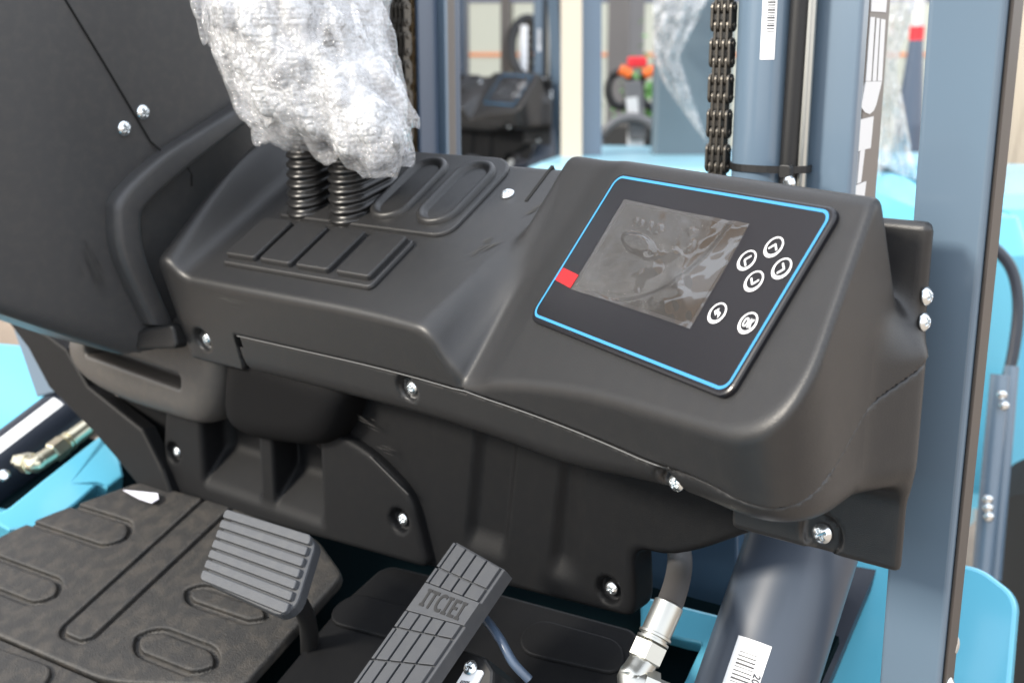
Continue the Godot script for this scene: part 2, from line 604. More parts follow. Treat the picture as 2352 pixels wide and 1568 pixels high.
func column(p: Vector3) -> float:
	var d: float = smax(p.x + 1.10, (p - col_b).dot(col_bn), 0.03)
	d = smax(d, (p - col_l).dot(col_ln), 0.03)
	d = smax(d, -(p.x + 1.30), 0.02)
	d = smax(d, p.z - col_front, 0.03)
	d = smax(d, (p - col_d1).dot(col_d2), 0.012)
	return d
var col_b: Vector3
var col_bn: Vector3
var col_l: Vector3
var col_ln: Vector3
var col_front := -0.552
var col_lip := []
var col_lip2 := []
var col_d1: Vector3
var col_d2: Vector3
var sh_poly: PackedVector2Array
var slot_fr: Transform3D
var slot_h := Vector2(0.1, 0.01)
func shroud(p: Vector3) -> float:
	var d := convex(Vector2(p.x, p.y), sh_poly, 0.05)
	d = smax(d, p.z + 0.775, 0.03)
	d = smax(d, -(p.z + 0.84), 0.01)
	var q := slot_fr.affine_inverse() * p
	d = smax(d, -rbox(q, Vector3.ZERO, Vector3(slot_h.x, slot_h.y, 0.03), 0.004), 0.004)
	return d
var wb_poly: PackedVector2Array
func wiring(p: Vector3) -> float:
	var d := convex(Vector2(p.x, p.y), wb_poly, 0.025)
	d = smax(d, p.z + 0.772 + (1.1 - p.y) * 0.12, 0.028)
	return smax(d, -(p.z + 0.84), 0.01)
var kl_poly: PackedVector2Array
func kick_left(p: Vector3) -> float:
	var d := convex(Vector2(p.x, p.y), kl_poly, 0.012)
	d = smax(d, p.z + 0.80, 0.006)
	d = smax(d, -(p.z + 0.86), 0.01)
	var pocket := rbox(p, Vector3(-0.985, 1.0, -0.80), Vector3(0.1, 0.055, 0.04), 0.012)
	pocket = smax(pocket, -rbox(p, Vector3(-0.975, 1.0, -0.82), Vector3(0.012, 0.1, 0.0185), 0.004), 0.006)
	pocket = smax(pocket, -(p.y - 0.952 + (p.z + 0.80) * 1.0), 0.006)
	d = smax(d, -pocket, 0.008)
	return dig(p, d)
var kr_poly: PackedVector2Array
var band_poly: PackedVector2Array
var bump_c: Vector2
func kick_right(p: Vector3) -> float:
	var flute := 0.008 * smoothstep(-0.2, 0.6, sin((p.x - p.y * 0.12) * 62.0)) * smoothstep(-0.74, -0.7, p.x) * smoothstep(-0.55, -0.58, p.x) * smoothstep(0.97, 1.0, p.y)
	var q2 := Vector2(p.x, p.y)
	var d := smin(convex(q2, kr_poly, 0.012), convex(q2, band_poly, 0.012), 0.02)
	d = smax(d, p.z + 0.812 + flute, 0.006)
	d = smax(d, -(p.z + 0.85), 0.008)
	return dig(p, d)
func screw_shape(p: Vector3) -> float:
	var d := maxf((p - Vector3(0, 0, -0.0042)).length() - 0.0082, -p.z - 0.0005)
	d = maxf(d, Vector2(p.x, p.y).length() - 0.0066)
	var slot := minf(maxf(absf(p.x) - 0.0008, absf(p.y) - 0.0036), maxf(absf(p.y) - 0.0008, absf(p.x) - 0.0036))
	return smax(d, -maxf(slot, 0.0016 - p.z), 0.0006)
var blob := []
var wrap_noise: FastNoiseLite
func bubble_body(p: Vector3) -> float:
	var d := 1e3
	for c in blob:
		d = smin(d, cap(p, c[0], c[1], c[2]), 0.03)
	if absf(d) > 0.06:
		return d
	var a := absf(wrap_noise.get_noise_3dv(Vector3(p.x * 1.5 + p.y * 0.4, p.y * 0.7, p.z * 1.5)))
	return d + 0.006 - a * 0.022 - 0.004 * wrap_noise.get_noise_3dv(p * 3.1)
func bubble_skin(p: Vector3) -> float:
	var d := 1e3
	for c in blob:
		d = smin(d, cap(p, c[0], c[1], c[2]), 0.03)
	if absf(d) > 0.06:
		return d
	return d + 0.003 - 0.03 * absf(wrap_noise.get_noise_3dv(Vector3(p.x * 2.2 + p.y * 0.5, p.y * 0.9, p.z * 2.2) + Vector3(3, 1, 7)))
var screw_mesh: Mesh
func screw(parent: Node3D, pos: Vector3, n: Vector3, size := 1.0, turn := 0.4) -> void:
	var u := n.cross(Vector3(0.3, 0.9, 0.2)).normalized()
	var b := Basis(u, n.cross(u), n).rotated(n, turn) * Basis.from_scale(Vector3.ONE * size)
	part(parent, "screw", screw_mesh, M["zinc"], "", Transform3D(b, pos))

# ------------------------------------------------------------------ the scene
func _ready() -> void:
	# camera
	var cam := Camera3D.new()
	cam.name = "camera"
	cam.basis = Basis.from_euler(Vector3(-atan((784.0 - 112.0) / F), deg_to_rad(38), 0))
	cam.position = cam_pos
	cam.near = 0.05
	cam.far = 400.0
	cam.fov = rad_to_deg(2.0 * atan(784.0 / F))
	var lens := CameraAttributesPhysical.new()
	lens.frustum_focal_length = 12.0 * F / 784.0
	lens.frustum_focus_distance = 0.93
	lens.exposure_aperture = 6.3
	lens.frustum_near = 0.05
	lens.frustum_far = 400.0
	cam.attributes = lens
	add_child(cam)
	cam.current = true
	fw = -cam.basis.z
	rt = cam.basis.x
	upv = cam.basis.y
	fw = fw.normalized()
	# sky, sun, exposure
	var we := WorldEnvironment.new()
	we.name = "world_environment"
	var env := Environment.new()
	env.background_mode = Environment.BG_SKY
	var sky := Sky.new()
	var sm := ProceduralSkyMaterial.new()
	sm.sky_top_color = Color(0.91, 0.94, 0.99)
	sm.sky_horizon_color = Color(0.97, 0.97, 0.96)
	sm.sky_curve = 0.2
	sm.ground_bottom_color = Color(0.5, 0.46, 0.42)
	sm.ground_horizon_color = Color(0.75, 0.73, 0.7)
	sm.energy_multiplier = 1.3
	sky.sky_material = sm
	env.sky = sky
	env.tonemap_mode = Environment.TONE_MAPPER_LINEAR
	env.tonemap_exposure = 2.0
	env.sdfgi_enabled = true
	env.ssao_enabled = true
	env.ssil_enabled = true
	we.environment = env
	add_child(we)
	var sun := DirectionalLight3D.new()
	sun.name = "sun"
	sun.light_color = Color(1.0, 0.965, 0.91)
	sun.light_energy = 0.9
	sun.light_angular_distance = 12.0
	sun.shadow_enabled = true
	sun.look_at_from_position(Vector3(-4, 5, 7.7), Vector3.ZERO, Vector3.UP)
	add_child(sun)
	materials()
	surfaces()
	setting()
	forklift()
	wrapping()
	yard()

func surfaces() -> void:
	var h := ray(-318, 109)
	em = -Vector3(h.x, 0, h.z).normalized()
	var hz := em.cross(Vector3.UP)
	hz *= signf(hz.z)
	var el := deg_to_rad(53.45)
	nm = Vector3.UP * cos(el) + hz * sin(el)
	var tr := at(1916, 486, 0.766)
	var d := ray(1420, 402)
	mt = cam_pos + d * ((tr - cam_pos).dot(nm) / d.dot(nm))
	var fd := frame(Vector3(0, p0.y, p0.z), Vector3.RIGHT, nd)
	var al := loc(fd, 992, 740)
	var bl := loc(fd, 1325, 436)
	wp = fd * Vector3(al.x, al.y, 0)
	var r := (fd * Vector3(bl.x, bl.y, 0) - wp).normalized()
	var t := r.cross(nd).normalized()
	if t.x < 0.0:
		t = -t
	twall = t
	var ph := deg_to_rad(54)
	nw = r.cross(t * cos(ph) - nd * sin(ph)).normalized()
	if nw.x < 0.0:
		nw = -nw
	pp = mt - nm * 0.005 - em * 0.017
	var ev := nm.cross(em)
	ph = deg_to_rad(46)
	npl = ev.cross(-em * cos(ph) - nm * sin(ph)).normalized()
	if npl.dot(em) > 0.0:
		npl = -npl
	nrim = Vector3(0, 0.103, 0.093).normalized()
	nrw = Vector3(0, 0.5, -0.866).cross(Vector3(-0.024, 0.0325, 0)).normalized()
	if nrw.x < 0.0:
		nrw = -nrw
	col_b = fx(150, 770, 0, -1.1)
	var cb2 := fx(0, 718, 0, -1.1)
	col_bn = (cb2 - col_b).cross(Vector3.RIGHT).normalized()
	if col_bn.y > 0.0:
		col_bn = -col_bn
	col_l = Vector3(-1.1, 1.2, -1.12)
	col_ln = Vector3(0, 0, -1)
	for q in [[335, 742], [268, 600], [252, 504], [266, 445], [353, 363], [450, 298], [580, 215]]:
		col_lip.append(fx(q[0], q[1], 0, -1.096))
	for q in [[378, 742], [318, 600], [302, 510], [317, 466], [403, 388], [480, 328], [600, 240]]:
		col_lip2.append(fx(q[0], q[1], 0, -1.094))
	col_d1 = fx(60, 240, 0, -1.1)
	var cl := (fx(165, 490, 0, -1.1) - col_d1).normalized()
	var ct := cl.cross(Vector3.RIGHT)
	ct *= signf(ct.z)
	col_d2 = Vector3.RIGHT * cos(0.26) + ct * sin(0.26)

func ccw(p: PackedVector2Array) -> PackedVector2Array:
	if area2(p) < 0.0:
		p.reverse()
	return p
func on_z(pts: Array, z: float) -> PackedVector2Array:
	var o := PackedVector2Array()
	for q in pts:
		var w := fx(q[0], q[1], 2, z)
		o.append(Vector2(w.x, w.y))
	return ccw(o)
func structure(called: String, mesh: Mesh, m: Material) -> void:
	var o := MeshInstance3D.new()
	o.name = called
	o.mesh = mesh
	o.material_override = m
	o.set_meta("kind", "structure")
	add_child(o)
func setting() -> void:
	structure("ground", box(Vector3(-150, -0.3, -150), Vector3(150, 0, 150), 0.0), M["concrete"])

func hit(fn: Callable, px: float, py: float, start := 0.4) -> Vector3:
	var d := ray(px, py).normalized()
	var t := start
	for k in 80:
		var v: float = fn.call(cam_pos + d * t)
		t += v * 0.85
		if v < 0.00005:
			break
	return cam_pos + d * t
func hole(px: float, py: float, fr_z: float, n: Vector3, q = null, rad := 0.0125, deep := 0.009) -> Vector3:
	var c: Vector3 = fx(px, py, 2, fr_z) if q == null else q
	holes.append([c, n, rad, deep])
	return c

func forklift() -> void:
	screw_mesh = solid(screw_shape, Vector3(-0.0075, -0.0075, -0.002), Vector3(0.0075, 0.0075, 0.005), 0.00055, 1)
	truck = thing("forklift", "black moulded forklift dashboard with display, pedals, mast and grey blue post, nearest the viewer", "forklift", Vector3(-0.7, 0, -0.6), "forklifts in the yard")
	dashboard()
	display()
	levers()
	column_and_kick()
	floor_and_pedals()
	mast()
	right_side()
	left_side()
	seat()

func seat() -> void:
	var st := part(truck, "driver_seat", box(Vector3(-1.08, 0.86, -0.16), Vector3(-0.58, 1.0, 0.36), 0.04, null, 0.07), M["tyre"], "black driver's seat")
	part(st, "backrest", box(Vector3(-1.06, 0.98, 0.30), Vector3(-0.60, 1.56, 0.44), 0.05, null, 0.08), M["tyre"])
	part(truck, "seat_hood", box(Vector3(-1.2, 0.36, -0.28), Vector3(-0.42, 0.855, 0.9), 0.03, null, 0.05), M["cyan"], "cyan hood under the seat")

func scuff(parent: Node3D, fr: Transform3D, ends: Array, spread: float, n: int, seed_: int, m: Material) -> void:
	# a patch of fine scratches: thin slivers side by side
	var rng := RandomNumberGenerator.new()
	rng.seed = seed_ + int(ends[0][0])
	var a := loc(fr, ends[0][0], ends[0][1])
	var b := loc(fr, ends[1][0], ends[1][1])
	var w := (b - a).normalized().orthogonal()
	var st := begin()
	for k in n:
		var t0 := rng.randf_range(0.0, 0.5)
		var t1 := t0 + rng.randf_range(0.15, 0.5)
		var o := w * rng.randfn(0.0, spread * 0.33)
		var p := a.lerp(b, t0) + o
		var q := a.lerp(b, t1) + o
		var h := w * rng.randf_range(0.00015, 0.0006)
		var mid := p.lerp(q, rng.randf_range(0.3, 0.7))
		var z := 0.0004 + 0.00001 * k
		tri(st, fr * v3(p, z), fr * v3(mid + h, z), fr * v3(q, z), fr.basis.z, fr.basis.z, fr.basis.z)
		tri(st, fr * v3(p, z), fr * v3(q, z), fr * v3(mid - h, z), fr.basis.z, fr.basis.z, fr.basis.z)
	part(parent, "scuff", st.commit(), m)

func line_lip(parent: Node3D, called: String, pts: Array, r: float, m: Material) -> void:
	part(parent, called, tube(pts, r * 0.75, 6), m)

func dashboard() -> void:
	# screw pockets: on the front faces of the lower shell
	var spots := []
	for q in [[463, 780, 0], [934, 893, 1], [1540, 1114, 1]]:
		var fn := dash_upper if q[2] == 0 else dash_lower
		var c := hit(fn, q[0], q[1])
		var g := grad(fn, c, 0.003)
		var n := Vector3(g.x, 0, g.z).normalized()
		spots.append([c, n])
	for q in spots:
		hole(0, 0, 0, q[1], q[0])
	var fbolt := hole(1885, 1228, -0.8, Vector3(0, 0, 1), null, 0.0165, 0.005)
	var upper := part(truck, "dashboard_cover", solid(dash_upper, Vector3(-1.08, 1.10, -0.96), Vector3(-0.245, 1.46, -0.60), 0.0036), M["plastic"], "black grained upper shell of the dashboard")
	var lower := part(truck, "dashboard_skirt", solid(dash_lower, Vector3(-0.97, 1.06, -0.83), Vector3(-0.24, 1.35, -0.60), 0.0038), M["plastic"], "black lower shell under the seam, flared into a flange at the post")
	for s in spots:
		screw(upper if s[0].x < -0.95 else lower, s[0] - s[1] * 0.007, s[1], 1.0, 0.3 + s[0].x * 5.0)
	screw(lower, fbolt + Vector3(0, 0, -0.0035), Vector3(0, 0, 1), 1.25, 0.9)
	# flange edge screws facing the post
	for q in [[2127, 682], [2128, 742]]:
		var c := fx(q[0], q[1], 2, -0.80)
		screw(lower, Vector3(-0.2628, c.y, -0.803), Vector3(0.97, 0.12, 0.16).normalized(), 1.0, 0.2)
	# deck screw
	var fd := frame(Vector3(0, p0.y, p0.z), Vector3.RIGHT, nd)
	var l := loc(fd, 1166, 447)
	screw(upper, fd * Vector3(l.x, l.y, 0.0006), nd, 1.1, 0.7)
	# panel seam across the deck
	var g1 := loc(fd, 1205, 462)
	var g2 := loc(fd, 1266, 381)
	part(upper, "panel_joint", prism(fd, PackedVector2Array([g1, g1 + Vector2(0.0035, 0), g2 + Vector2(0.0035, 0), g2]), -0.004, 0.0008), M["gap"])
	var lipq := []
	for k in 40:
		var x := lerpf(-0.945, -0.36, k / 39.0)
		var z := -0.70
		for it in 40:
			var p := Vector3(x, 1.1665, z)
			z -= clampf(dash_upper(Vector3(x, 1.168, z)), -0.02, 0.02) * 0.8
		lipq.append(Vector3(x, seam_at(Vector3(x, 1.2, z)) + 0.0006, z + 0.0001))
	line_lip(upper, "shell_edge", lipq, 0.0009, M["lip"])
	# dust rubbed along the ridge
	for q in [[[1072, 592], [1175, 540]], [[1195, 497], [1300, 446]], [[1105, 560], [1140, 548]]]:
		scuff(upper, Transform3D(fd.basis, fd.origin + nd * 0.0003), q, 0.008, 18, 5, M["scuff_dust"])
	# raised plate of switch blanks
	var plate := part(truck, "switch_panel", prism(fd, round_poly(rect(-0.973, 0.0275, -0.757, 0.1005), 0.006), -0.004, 0.005, 0.0025), M["plastic"])
	var bm := prism(frame(Vector3.ZERO, Vector3.RIGHT, Vector3(0, 0, 1)), round_poly(rect(-0.0228, -0.0315, 0.0228, 0.0315), 0.004), -0.003, 0.0062, 0.002)
	for k in 4:
		var xf := fd
		xf.origin = fd * Vector3(-0.9475 + 0.0532 * k + (-0.0 if k < 3 else 0.003), 0.0665, 0.005)
		var bl := part(plate, "switch_blank", bm, M["plastic"], "", xf)
		bl.rotate_object_local(Vector3(0, 0, 1), [0.004, -0.003, 0.002, -0.006][k])
	# scuffs and scratches on the shell
	var ff := frame(Vector3(-0.8, 1.18, -0.7335), Vector3.RIGHT, Vector3(0, 0, 1))
	var sp := hit(dash_upper, 545, 690)
	var sg := grad(dash_upper, sp, 0.003)
	ff = frame(sp, Vector3.RIGHT, Vector3(sg.x, sg.y, sg.z))
	scuff(upper, ff, [[470, 672], [605, 709]], 0.012, 16, 1, M["scuff_soft"])

func display() -> void:
	var fm := frame(mt, em, nm)
	var W := 0.2564
	var H := 0.1393
	var body := part(truck, "display", prism(fm, round_poly(rect(-0.0035, -H - 0.004, W + 0.0035, 0.0035), 0.011, 8), -0.02, 0.0, 0.002), M["display_face"], "dark control display with a blue border and six round keys")
	# blue border: a thin printed frame
	var st := begin()
	var o := round_poly(rect(0, -H, W, 0), 0.0095, 8)
	var i := round_poly(rect(0.0024, -H + 0.0024, W - 0.0024, -0.0024), 0.0072, 8)
	for k in o.size():
		var j := (k + 1) % o.size()
		var a := fm * Vector3(o[k].x, o[k].y, 0.0003); var b := fm * Vector3(o[j].x, o[j].y, 0.0003)
		var c := fm * Vector3(i[j].x, i[j].y, 0.0003); var d := fm * Vector3(i[k].x, i[k].y, 0.0003)
		tri(st, a, b, c, nm, nm, nm)
		tri(st, a, c, d, nm, nm, nm)
	part(body, "blue_border", st.commit(), M["blue_line"])
	part(body, "screen", prism(fm, rect(0.035, -0.1035, 0.187, -0.024), -0.001, 0.0003), M["lcd"])
	var pos := [Vector2(0.2057, -0.0477), Vector2(0.2231, -0.0339), Vector2(0.2414, -0.0476), Vector2(0.2236, -0.0611), Vector2(0.2078, -0.0901), Vector2(0.2404, -0.0904)]
	for k in 6:
		var c: Vector2 = pos[k]
		var r := begin()
		for a in 36:
			var t0 := TAU * a / 36
			var t1 := TAU * (a + 1) / 36
			var q := []
			for t in [t0, t1]:
				var e := Vector2.from_angle(t)
				q.append([c + e * 0.0083, c + Vector2(0, 0.0003) + e * (0.0064 + 0.0004 * sin(t))])
			var h := 0.0005
			tri(r, fm * v3(q[0][0], h), fm * v3(q[1][0], h), fm * v3(q[1][1], h), nm, nm, nm)
			tri(r, fm * v3(q[0][0], h), fm * v3(q[1][1], h), fm * v3(q[0][1], h), nm, nm, nm)
		var key := part(body, "key_ring", r.commit(), M["white_print"])
		var s := begin()
		var dirs := [PI, PI / 2, 0.0, -PI / 2]
		if k < 4:
			var dv := Vector2.from_angle(dirs[k])
			var sd := dv.orthogonal()
			var tip := c + dv * 0.0023
			for sgn in [-1.0, 1.0]:
				var e: Vector2 = c - dv * 0.0018 + sd * 0.004 * sgn
				var along := (e - tip).normalized()
				var w := along.orthogonal() * 0.0007
				prism(fm, PackedVector2Array([tip + w - along * 0.0003, e + w, e - w, tip - w - along * 0.0003]), 0.0002, 0.0005 + 0.00001 * sgn, 0.0, s)
			part(body, "key_arrow", s.commit(), M["white_print"])
		elif k == 4:
			prism(fm, PackedVector2Array([c + Vector2(-0.004, 0.0008), c + Vector2(-0.0005, 0.004), c + Vector2(-0.0005, 0.002), c + Vector2(0.0028, 0.0012), c + Vector2(0.0034, -0.0012), c + Vector2(0.0026, -0.0036), c + Vector2(0.0020, -0.0015), c + Vector2(0.0012, -0.0006), c + Vector2(-0.0005, -0.0004), c + Vector2(-0.0005, -0.0022)]), 0.0002, 0.0005, 0.0, s)
			part(body, "key_arrow", s.commit(), M["white_print"])
		else:
			text(body, "key_word", "OK", fm, c + Vector2(0, 0), 0.0068, M["white_print"], 0.0004, 0.72)

func v3(p: Vector2, h: float) -> Vector3:
	return Vector3(p.x, p.y, h)
func text(parent: Node3D, called: String, s: String, fr: Transform3D, c: Vector2, size: float, m: Material, lift: float, squeeze := 1.0, turn := 0.0, deep := 0.0006) -> void:
	var t := TextMesh.new()
	t.text = s
	var f := SystemFont.new()
	f.font_names = PackedStringArray(["Droid Sans"])
	f.font_weight = 700
	t.font = f
	t.font_size = 64
	t.pixel_size = size / 46.0
	t.depth = deep
	t.curve_step = 2.0
	var b := fr.basis.rotated(fr.basis.z, turn)
	b.x *= squeeze
	part(parent, called, t, m, "", Transform3D(b, fr * v3(c, lift)))

func stadium(c: Vector2, hx: float, hy: float) -> PackedVector2Array:
	return round_poly(rect(c.x - hx, c.y - hy, c.x + hx, c.y + hy), minf(hx, hy) * 0.98, 10)
func levers() -> void:
	var fd := frame(Vector3(0, p0.y, p0.z), Vector3.RIGHT, nd)
	var plate := part(truck, "lever_plate", prism(fd, round_poly(rect(-0.972, 0.112, -0.727, 0.243), [0.012, 0.02, 0.03, 0.02]), -0.004, 0.0035, 0.0025), M["plastic"])
	for x in [-0.826, -0.762]:
		# plugged slot: a rounded rim round a dished floor
		var st := begin()
		var rings := []
		var prof := [[0.0, 0.0], [0.0012, 0.0035], [0.0034, 0.0052], [0.0062, 0.0052], [0.0088, 0.0032], [0.0104, 0.0004], [0.0118, 0.0002]]
		for pr in prof:
			var s := inset(stadium(Vector2(x, 0.178), 0.0262, 0.0535), pr[0])
			var rg := PackedVector3Array()
			for q in s:
				rg.append(fd * Vector3(q.x, q.y, 0.0034 + pr[1]))
			rings.append(rg)
		for k in rings.size() - 1:
			for j in rings[k].size():
				var jj: int = (j + 1) % rings[k].size()
				var a: Vector3 = rings[k][j]; var b: Vector3 = rings[k][jj]; var c: Vector3 = rings[k + 1][jj]; var d: Vector3 = rings[k + 1][j]
				var slope: float = (prof[k + 1][1] - prof[k][1]) / maxf(prof[k + 1][0] - prof[k][0], 1e-4)
				var ctr := fd * Vector3(x, clampf((fd.affine_inverse() * a).y, 0.151, 0.205), 0.0034)
				var ol := (a - ctr)
				ol = (ol - nd * ol.dot(nd)).normalized()
				var ctb := fd * Vector3(x, clampf((fd.affine_inverse() * b).y, 0.151, 0.205), 0.0034)
				var ol2 := (b - ctb)
				ol2 = (ol2 - nd * ol2.dot(nd)).normalized()
				var s0: float = slope if k == 0 else 0.5 * (slope + (prof[k][1] - prof[k - 1][1]) / (prof[k][0] - prof[k - 1][0]))
				var s1: float = slope if k >= prof.size() - 2 else 0.5 * (slope + (prof[k + 2][1] - prof[k + 1][1]) / (prof[k + 2][0] - prof[k + 1][0]))
				var na := (nd + ol * s0).normalized(); var nb2 := (nd + ol2 * s0).normalized()
				var nc := (nd + ol2 * s1).normalized(); var nd2 := (nd + ol * s1).normalized()
				tri(st, a, b, c, na, nb2, nc)
				tri(st, a, c, d, na, nc, nd2)
		var fl := inset(stadium(Vector2(x, 0.178), 0.0262, 0.0535), 0.0117)
		prism(fd, fl, -0.002, 0.0036, 0.0, st)
		part(plate, "slot_cover", st.commit(), M["plastic"])
	# ribbed lever boots, standing up
	for k in 2:
		var b := loc(fd, [715, 812][k], [470, 484][k])
		var base := fd * Vector3(b.x, b.y, 0.002)
		var axis := Vector3(-0.05, 1, 0.02).normalized()
		var rings := []
		var n := 96
		for i in n + 1:
			var t := float(i) / n
			var h := -0.012 + t * 0.15
			var wave := 0.5 + 0.5 * sin(TAU * h / 0.0092)
			wave = pow(wave, 0.7)
			var r := lerpf(0.0265, 0.022, t) - 0.0048 * (1.0 - wave)
			var L := 0.018 * (1.0 - 0.5 * t)
			var rg := PackedVector3Array()
			for j in 36:
				var a := TAU * j / 36
				var off := Vector3(cos(a) * r, 0, sin(a) * r + (L if sin(a) > 0.0 else -L))
				off.y = -off.z * 0.35 * (1.0 - t)
				rg.append(base + axis * h + off + Vector3(0.002, 0, -0.016))
			rings.append(rg)
		part(truck, "lever_boot", loft(rings, true), M["boot"])

func column_and_kick() -> void:
	var col := part(truck, "steering_column", solid(column, Vector3(-1.34, 1.12, -1.14), Vector3(-1.06, 1.66, -0.34), 0.0052, 2), M["plastic_column"], "black two-piece steering column cover left of the dashboard")
	for q in [[328, 258], [285, 295]]:
		var c := fx(q[0], q[1], 0, -1.0995)
		screw(col, c, Vector3(1, 0, 0), 1.25, 0.4)
	var la := smooth_path(col_lip, 8)
	var lb := smooth_path(col_lip2, 8)
	var lr := []
	for k in la.size():
		var ctr: Vector3 = (la[k] + lb[k]) * 0.5
		var hw: Vector3 = (lb[k] - la[k]) * 0.62
		var rg := PackedVector3Array()
		for j in 28:
			var t := TAU * j / 28
			var cx := cos(t)
			var sx := sin(t)
			rg.append(ctr + hw * signf(cx) * pow(absf(cx), 0.5) + Vector3(0.017 * signf(sx) * pow(absf(sx), 0.55), 0, 0))
		lr.append(rg)
	part(col, "moulded_lip", loft(lr, true), M["plastic_column"])
	# joint between the two column shells
	var jp := []
	for q in [[120, -50], [150, 0], [240, 148], [345, 325], [372, 352], [398, 368], [418, 398], [427, 425]]:
		jp.append(fx(q[0], q[1], 0, -1.0995))
	for k in range(4, 8):
		jp[k].x += [0.004, 0.017, 0.017, 0.010][k - 4]
	part(col, "shell_joint", tube(jp, 0.0012, 6), M["gap"])
	# worn flakes on the column
	var fc := frame(Vector3(-1.0995, 1.3, -0.7), Vector3(0, 0, -1), Vector3.RIGHT)
	for f in [[[185, 545], [266, 712]], [[316, 600], [342, 652]]]:
		scuff(col, fc, f, 0.014, 22, 2, M["scuff_soft"])
	# black rubber tongue under the column
	var ft := frame(Vector3(-1.07, 1.15, -0.745), Vector3.RIGHT, Vector3(0.1, 0.1, 1))
	part(truck, "rubber_flap", prism(ft, round_poly(locs(ft, [[258, 766], [300, 768], [345, 752], [402, 744], [412, 800], [350, 800], [290, 800], [268, 790]]), 0.006), -0.012, 0.004, 0.003), M["black"])
	sh_poly = on_z([[112, 765], [135, 850], [205, 925], [330, 975], [485, 1012], [512, 930], [520, 740], [300, 700]], -0.775)
	var a := fx(192, 800, 2, -0.775)
	var b := fx(412, 878, 2, -0.775)
	slot_fr = Transform3D(Basis.from_euler(Vector3(0, 0, atan2(b.y - a.y, b.x - a.x))), (a + b) * 0.5)
	slot_h = Vector2(a.distance_to(b) * 0.5, 0.0085)
	part(truck, "column_shroud", solid(shroud, Vector3(-1.36, 1.02, -0.86), Vector3(-0.98, 1.26, -0.76), 0.004), M["shroud"], "grey brown shroud with a long slot under the steering column")
	var fs := frame(Vector3(-1.2, 1.1, -0.80), Vector3.RIGHT, Vector3(0.05, 0.1, 1))
	part(truck, "column_bracket", prism(fs, locs(fs, [[0, 690], [60, 742], [110, 770], [150, 800], [200, 885], [262, 935], [325, 985], [372, 1080], [392, 1140], [330, 1135], [262, 1050], [205, 985], [110, 890], [62, 800], [20, 745]]), -0.02, 0.0, 0.004), M["plastic_dark"])
	var fp := frame(Vector3(-1.2, 1.0, -0.83), Vector3.RIGHT, Vector3(0.3, 0.05, 1))
	part(truck, "footwell_pillar", prism(fp, round_poly(locs(fp, [[250, 850], [400, 880], [402, 1010], [400, 1135], [330, 1135], [290, 1070]]), 0.012), -0.06, 0.0, 0.012), M["plastic_dark"])
	# dark box under the shell
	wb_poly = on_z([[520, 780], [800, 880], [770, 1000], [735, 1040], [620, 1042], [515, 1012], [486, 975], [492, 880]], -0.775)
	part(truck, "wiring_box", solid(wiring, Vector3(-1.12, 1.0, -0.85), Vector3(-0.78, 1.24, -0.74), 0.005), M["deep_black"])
	# kick panels
	holes.clear()
	var zc := Vector3(0, 0, 1)
	var s1 := hole(397, 1040, -0.80, zc)
	var s2 := hole(916, 1196, -0.80, zc)
	kl_poly = on_z([[378, 935], [700, 960], [845, 1035], [940, 1137], [985, 1315], [750, 1248], [395, 1146], [372, 1040]], -0.80)
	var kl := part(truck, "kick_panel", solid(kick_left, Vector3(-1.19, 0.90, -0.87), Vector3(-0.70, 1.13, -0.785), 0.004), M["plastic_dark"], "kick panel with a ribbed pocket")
	holes.clear()
	var s3 := hole(1397, 1356, -0.812, zc)
	kr_poly = on_z([[700, 830], [1480, 980], [1460, 1330], [1475, 1432], [1262, 1380], [960, 1300], [700, 1000]], -0.812)
	band_poly = on_z([[1380, 980], [1800, 1080], [1800, 1215], [1640, 1262], [1575, 1288], [1510, 1284], [1440, 1262], [1380, 1240]], -0.812)
	var bw := fx(1556, 1246, 2, -0.812)
	bump_c = Vector2(bw.x, bw.y)
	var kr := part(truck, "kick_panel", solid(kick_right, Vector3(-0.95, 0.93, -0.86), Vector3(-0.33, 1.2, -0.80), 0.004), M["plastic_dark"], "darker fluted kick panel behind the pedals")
	holes.clear()
	for s in [s1, s2]:
		screw(kl, s - zc * 0.006, zc, 0.95, 0.2)
	screw(kr, s3 - zc * 0.006, zc, 0.95, 0.6)
	var fk := frame(Vector3(-0.8, 1.05, -0.7995), Vector3.RIGHT, zc)
	for f in [[[815, 955], [888, 992]], [[860, 1022], [932, 1045]]]:
		scuff(kl, fk, f, 0.011, 9, 3, M["scuff_dark"])
	part(kl, "paper_edge", tube([fx(850, 1048, 2, -0.799), fx(938, 1136, 2, -0.799)], 0.0009, 6), M["plastic"]).name = "panel_edge"

var mat_pads := []
var mat_out: PackedVector2Array
func floor_mat(p: Vector3) -> float:
	var q := Vector2(p.x, p.y)
	var d := smax(p.z, -(p.z + 0.014), 0.002)
	d = smax(d, convex(q, mat_out, 0.01), 0.004)
	for b in mat_pads:
		var c: Vector2 = (q - b[0]).abs() - b[1] + Vector2.ONE * b[2]
		var s: float = c.max(Vector2.ZERO).length() + minf(maxf(c.x, c.y), 0.0) - b[2]
		d = smax(d, -maxf(absf(s + 0.003) - 0.0034, -p.z - 0.006), 0.0018)
	return d

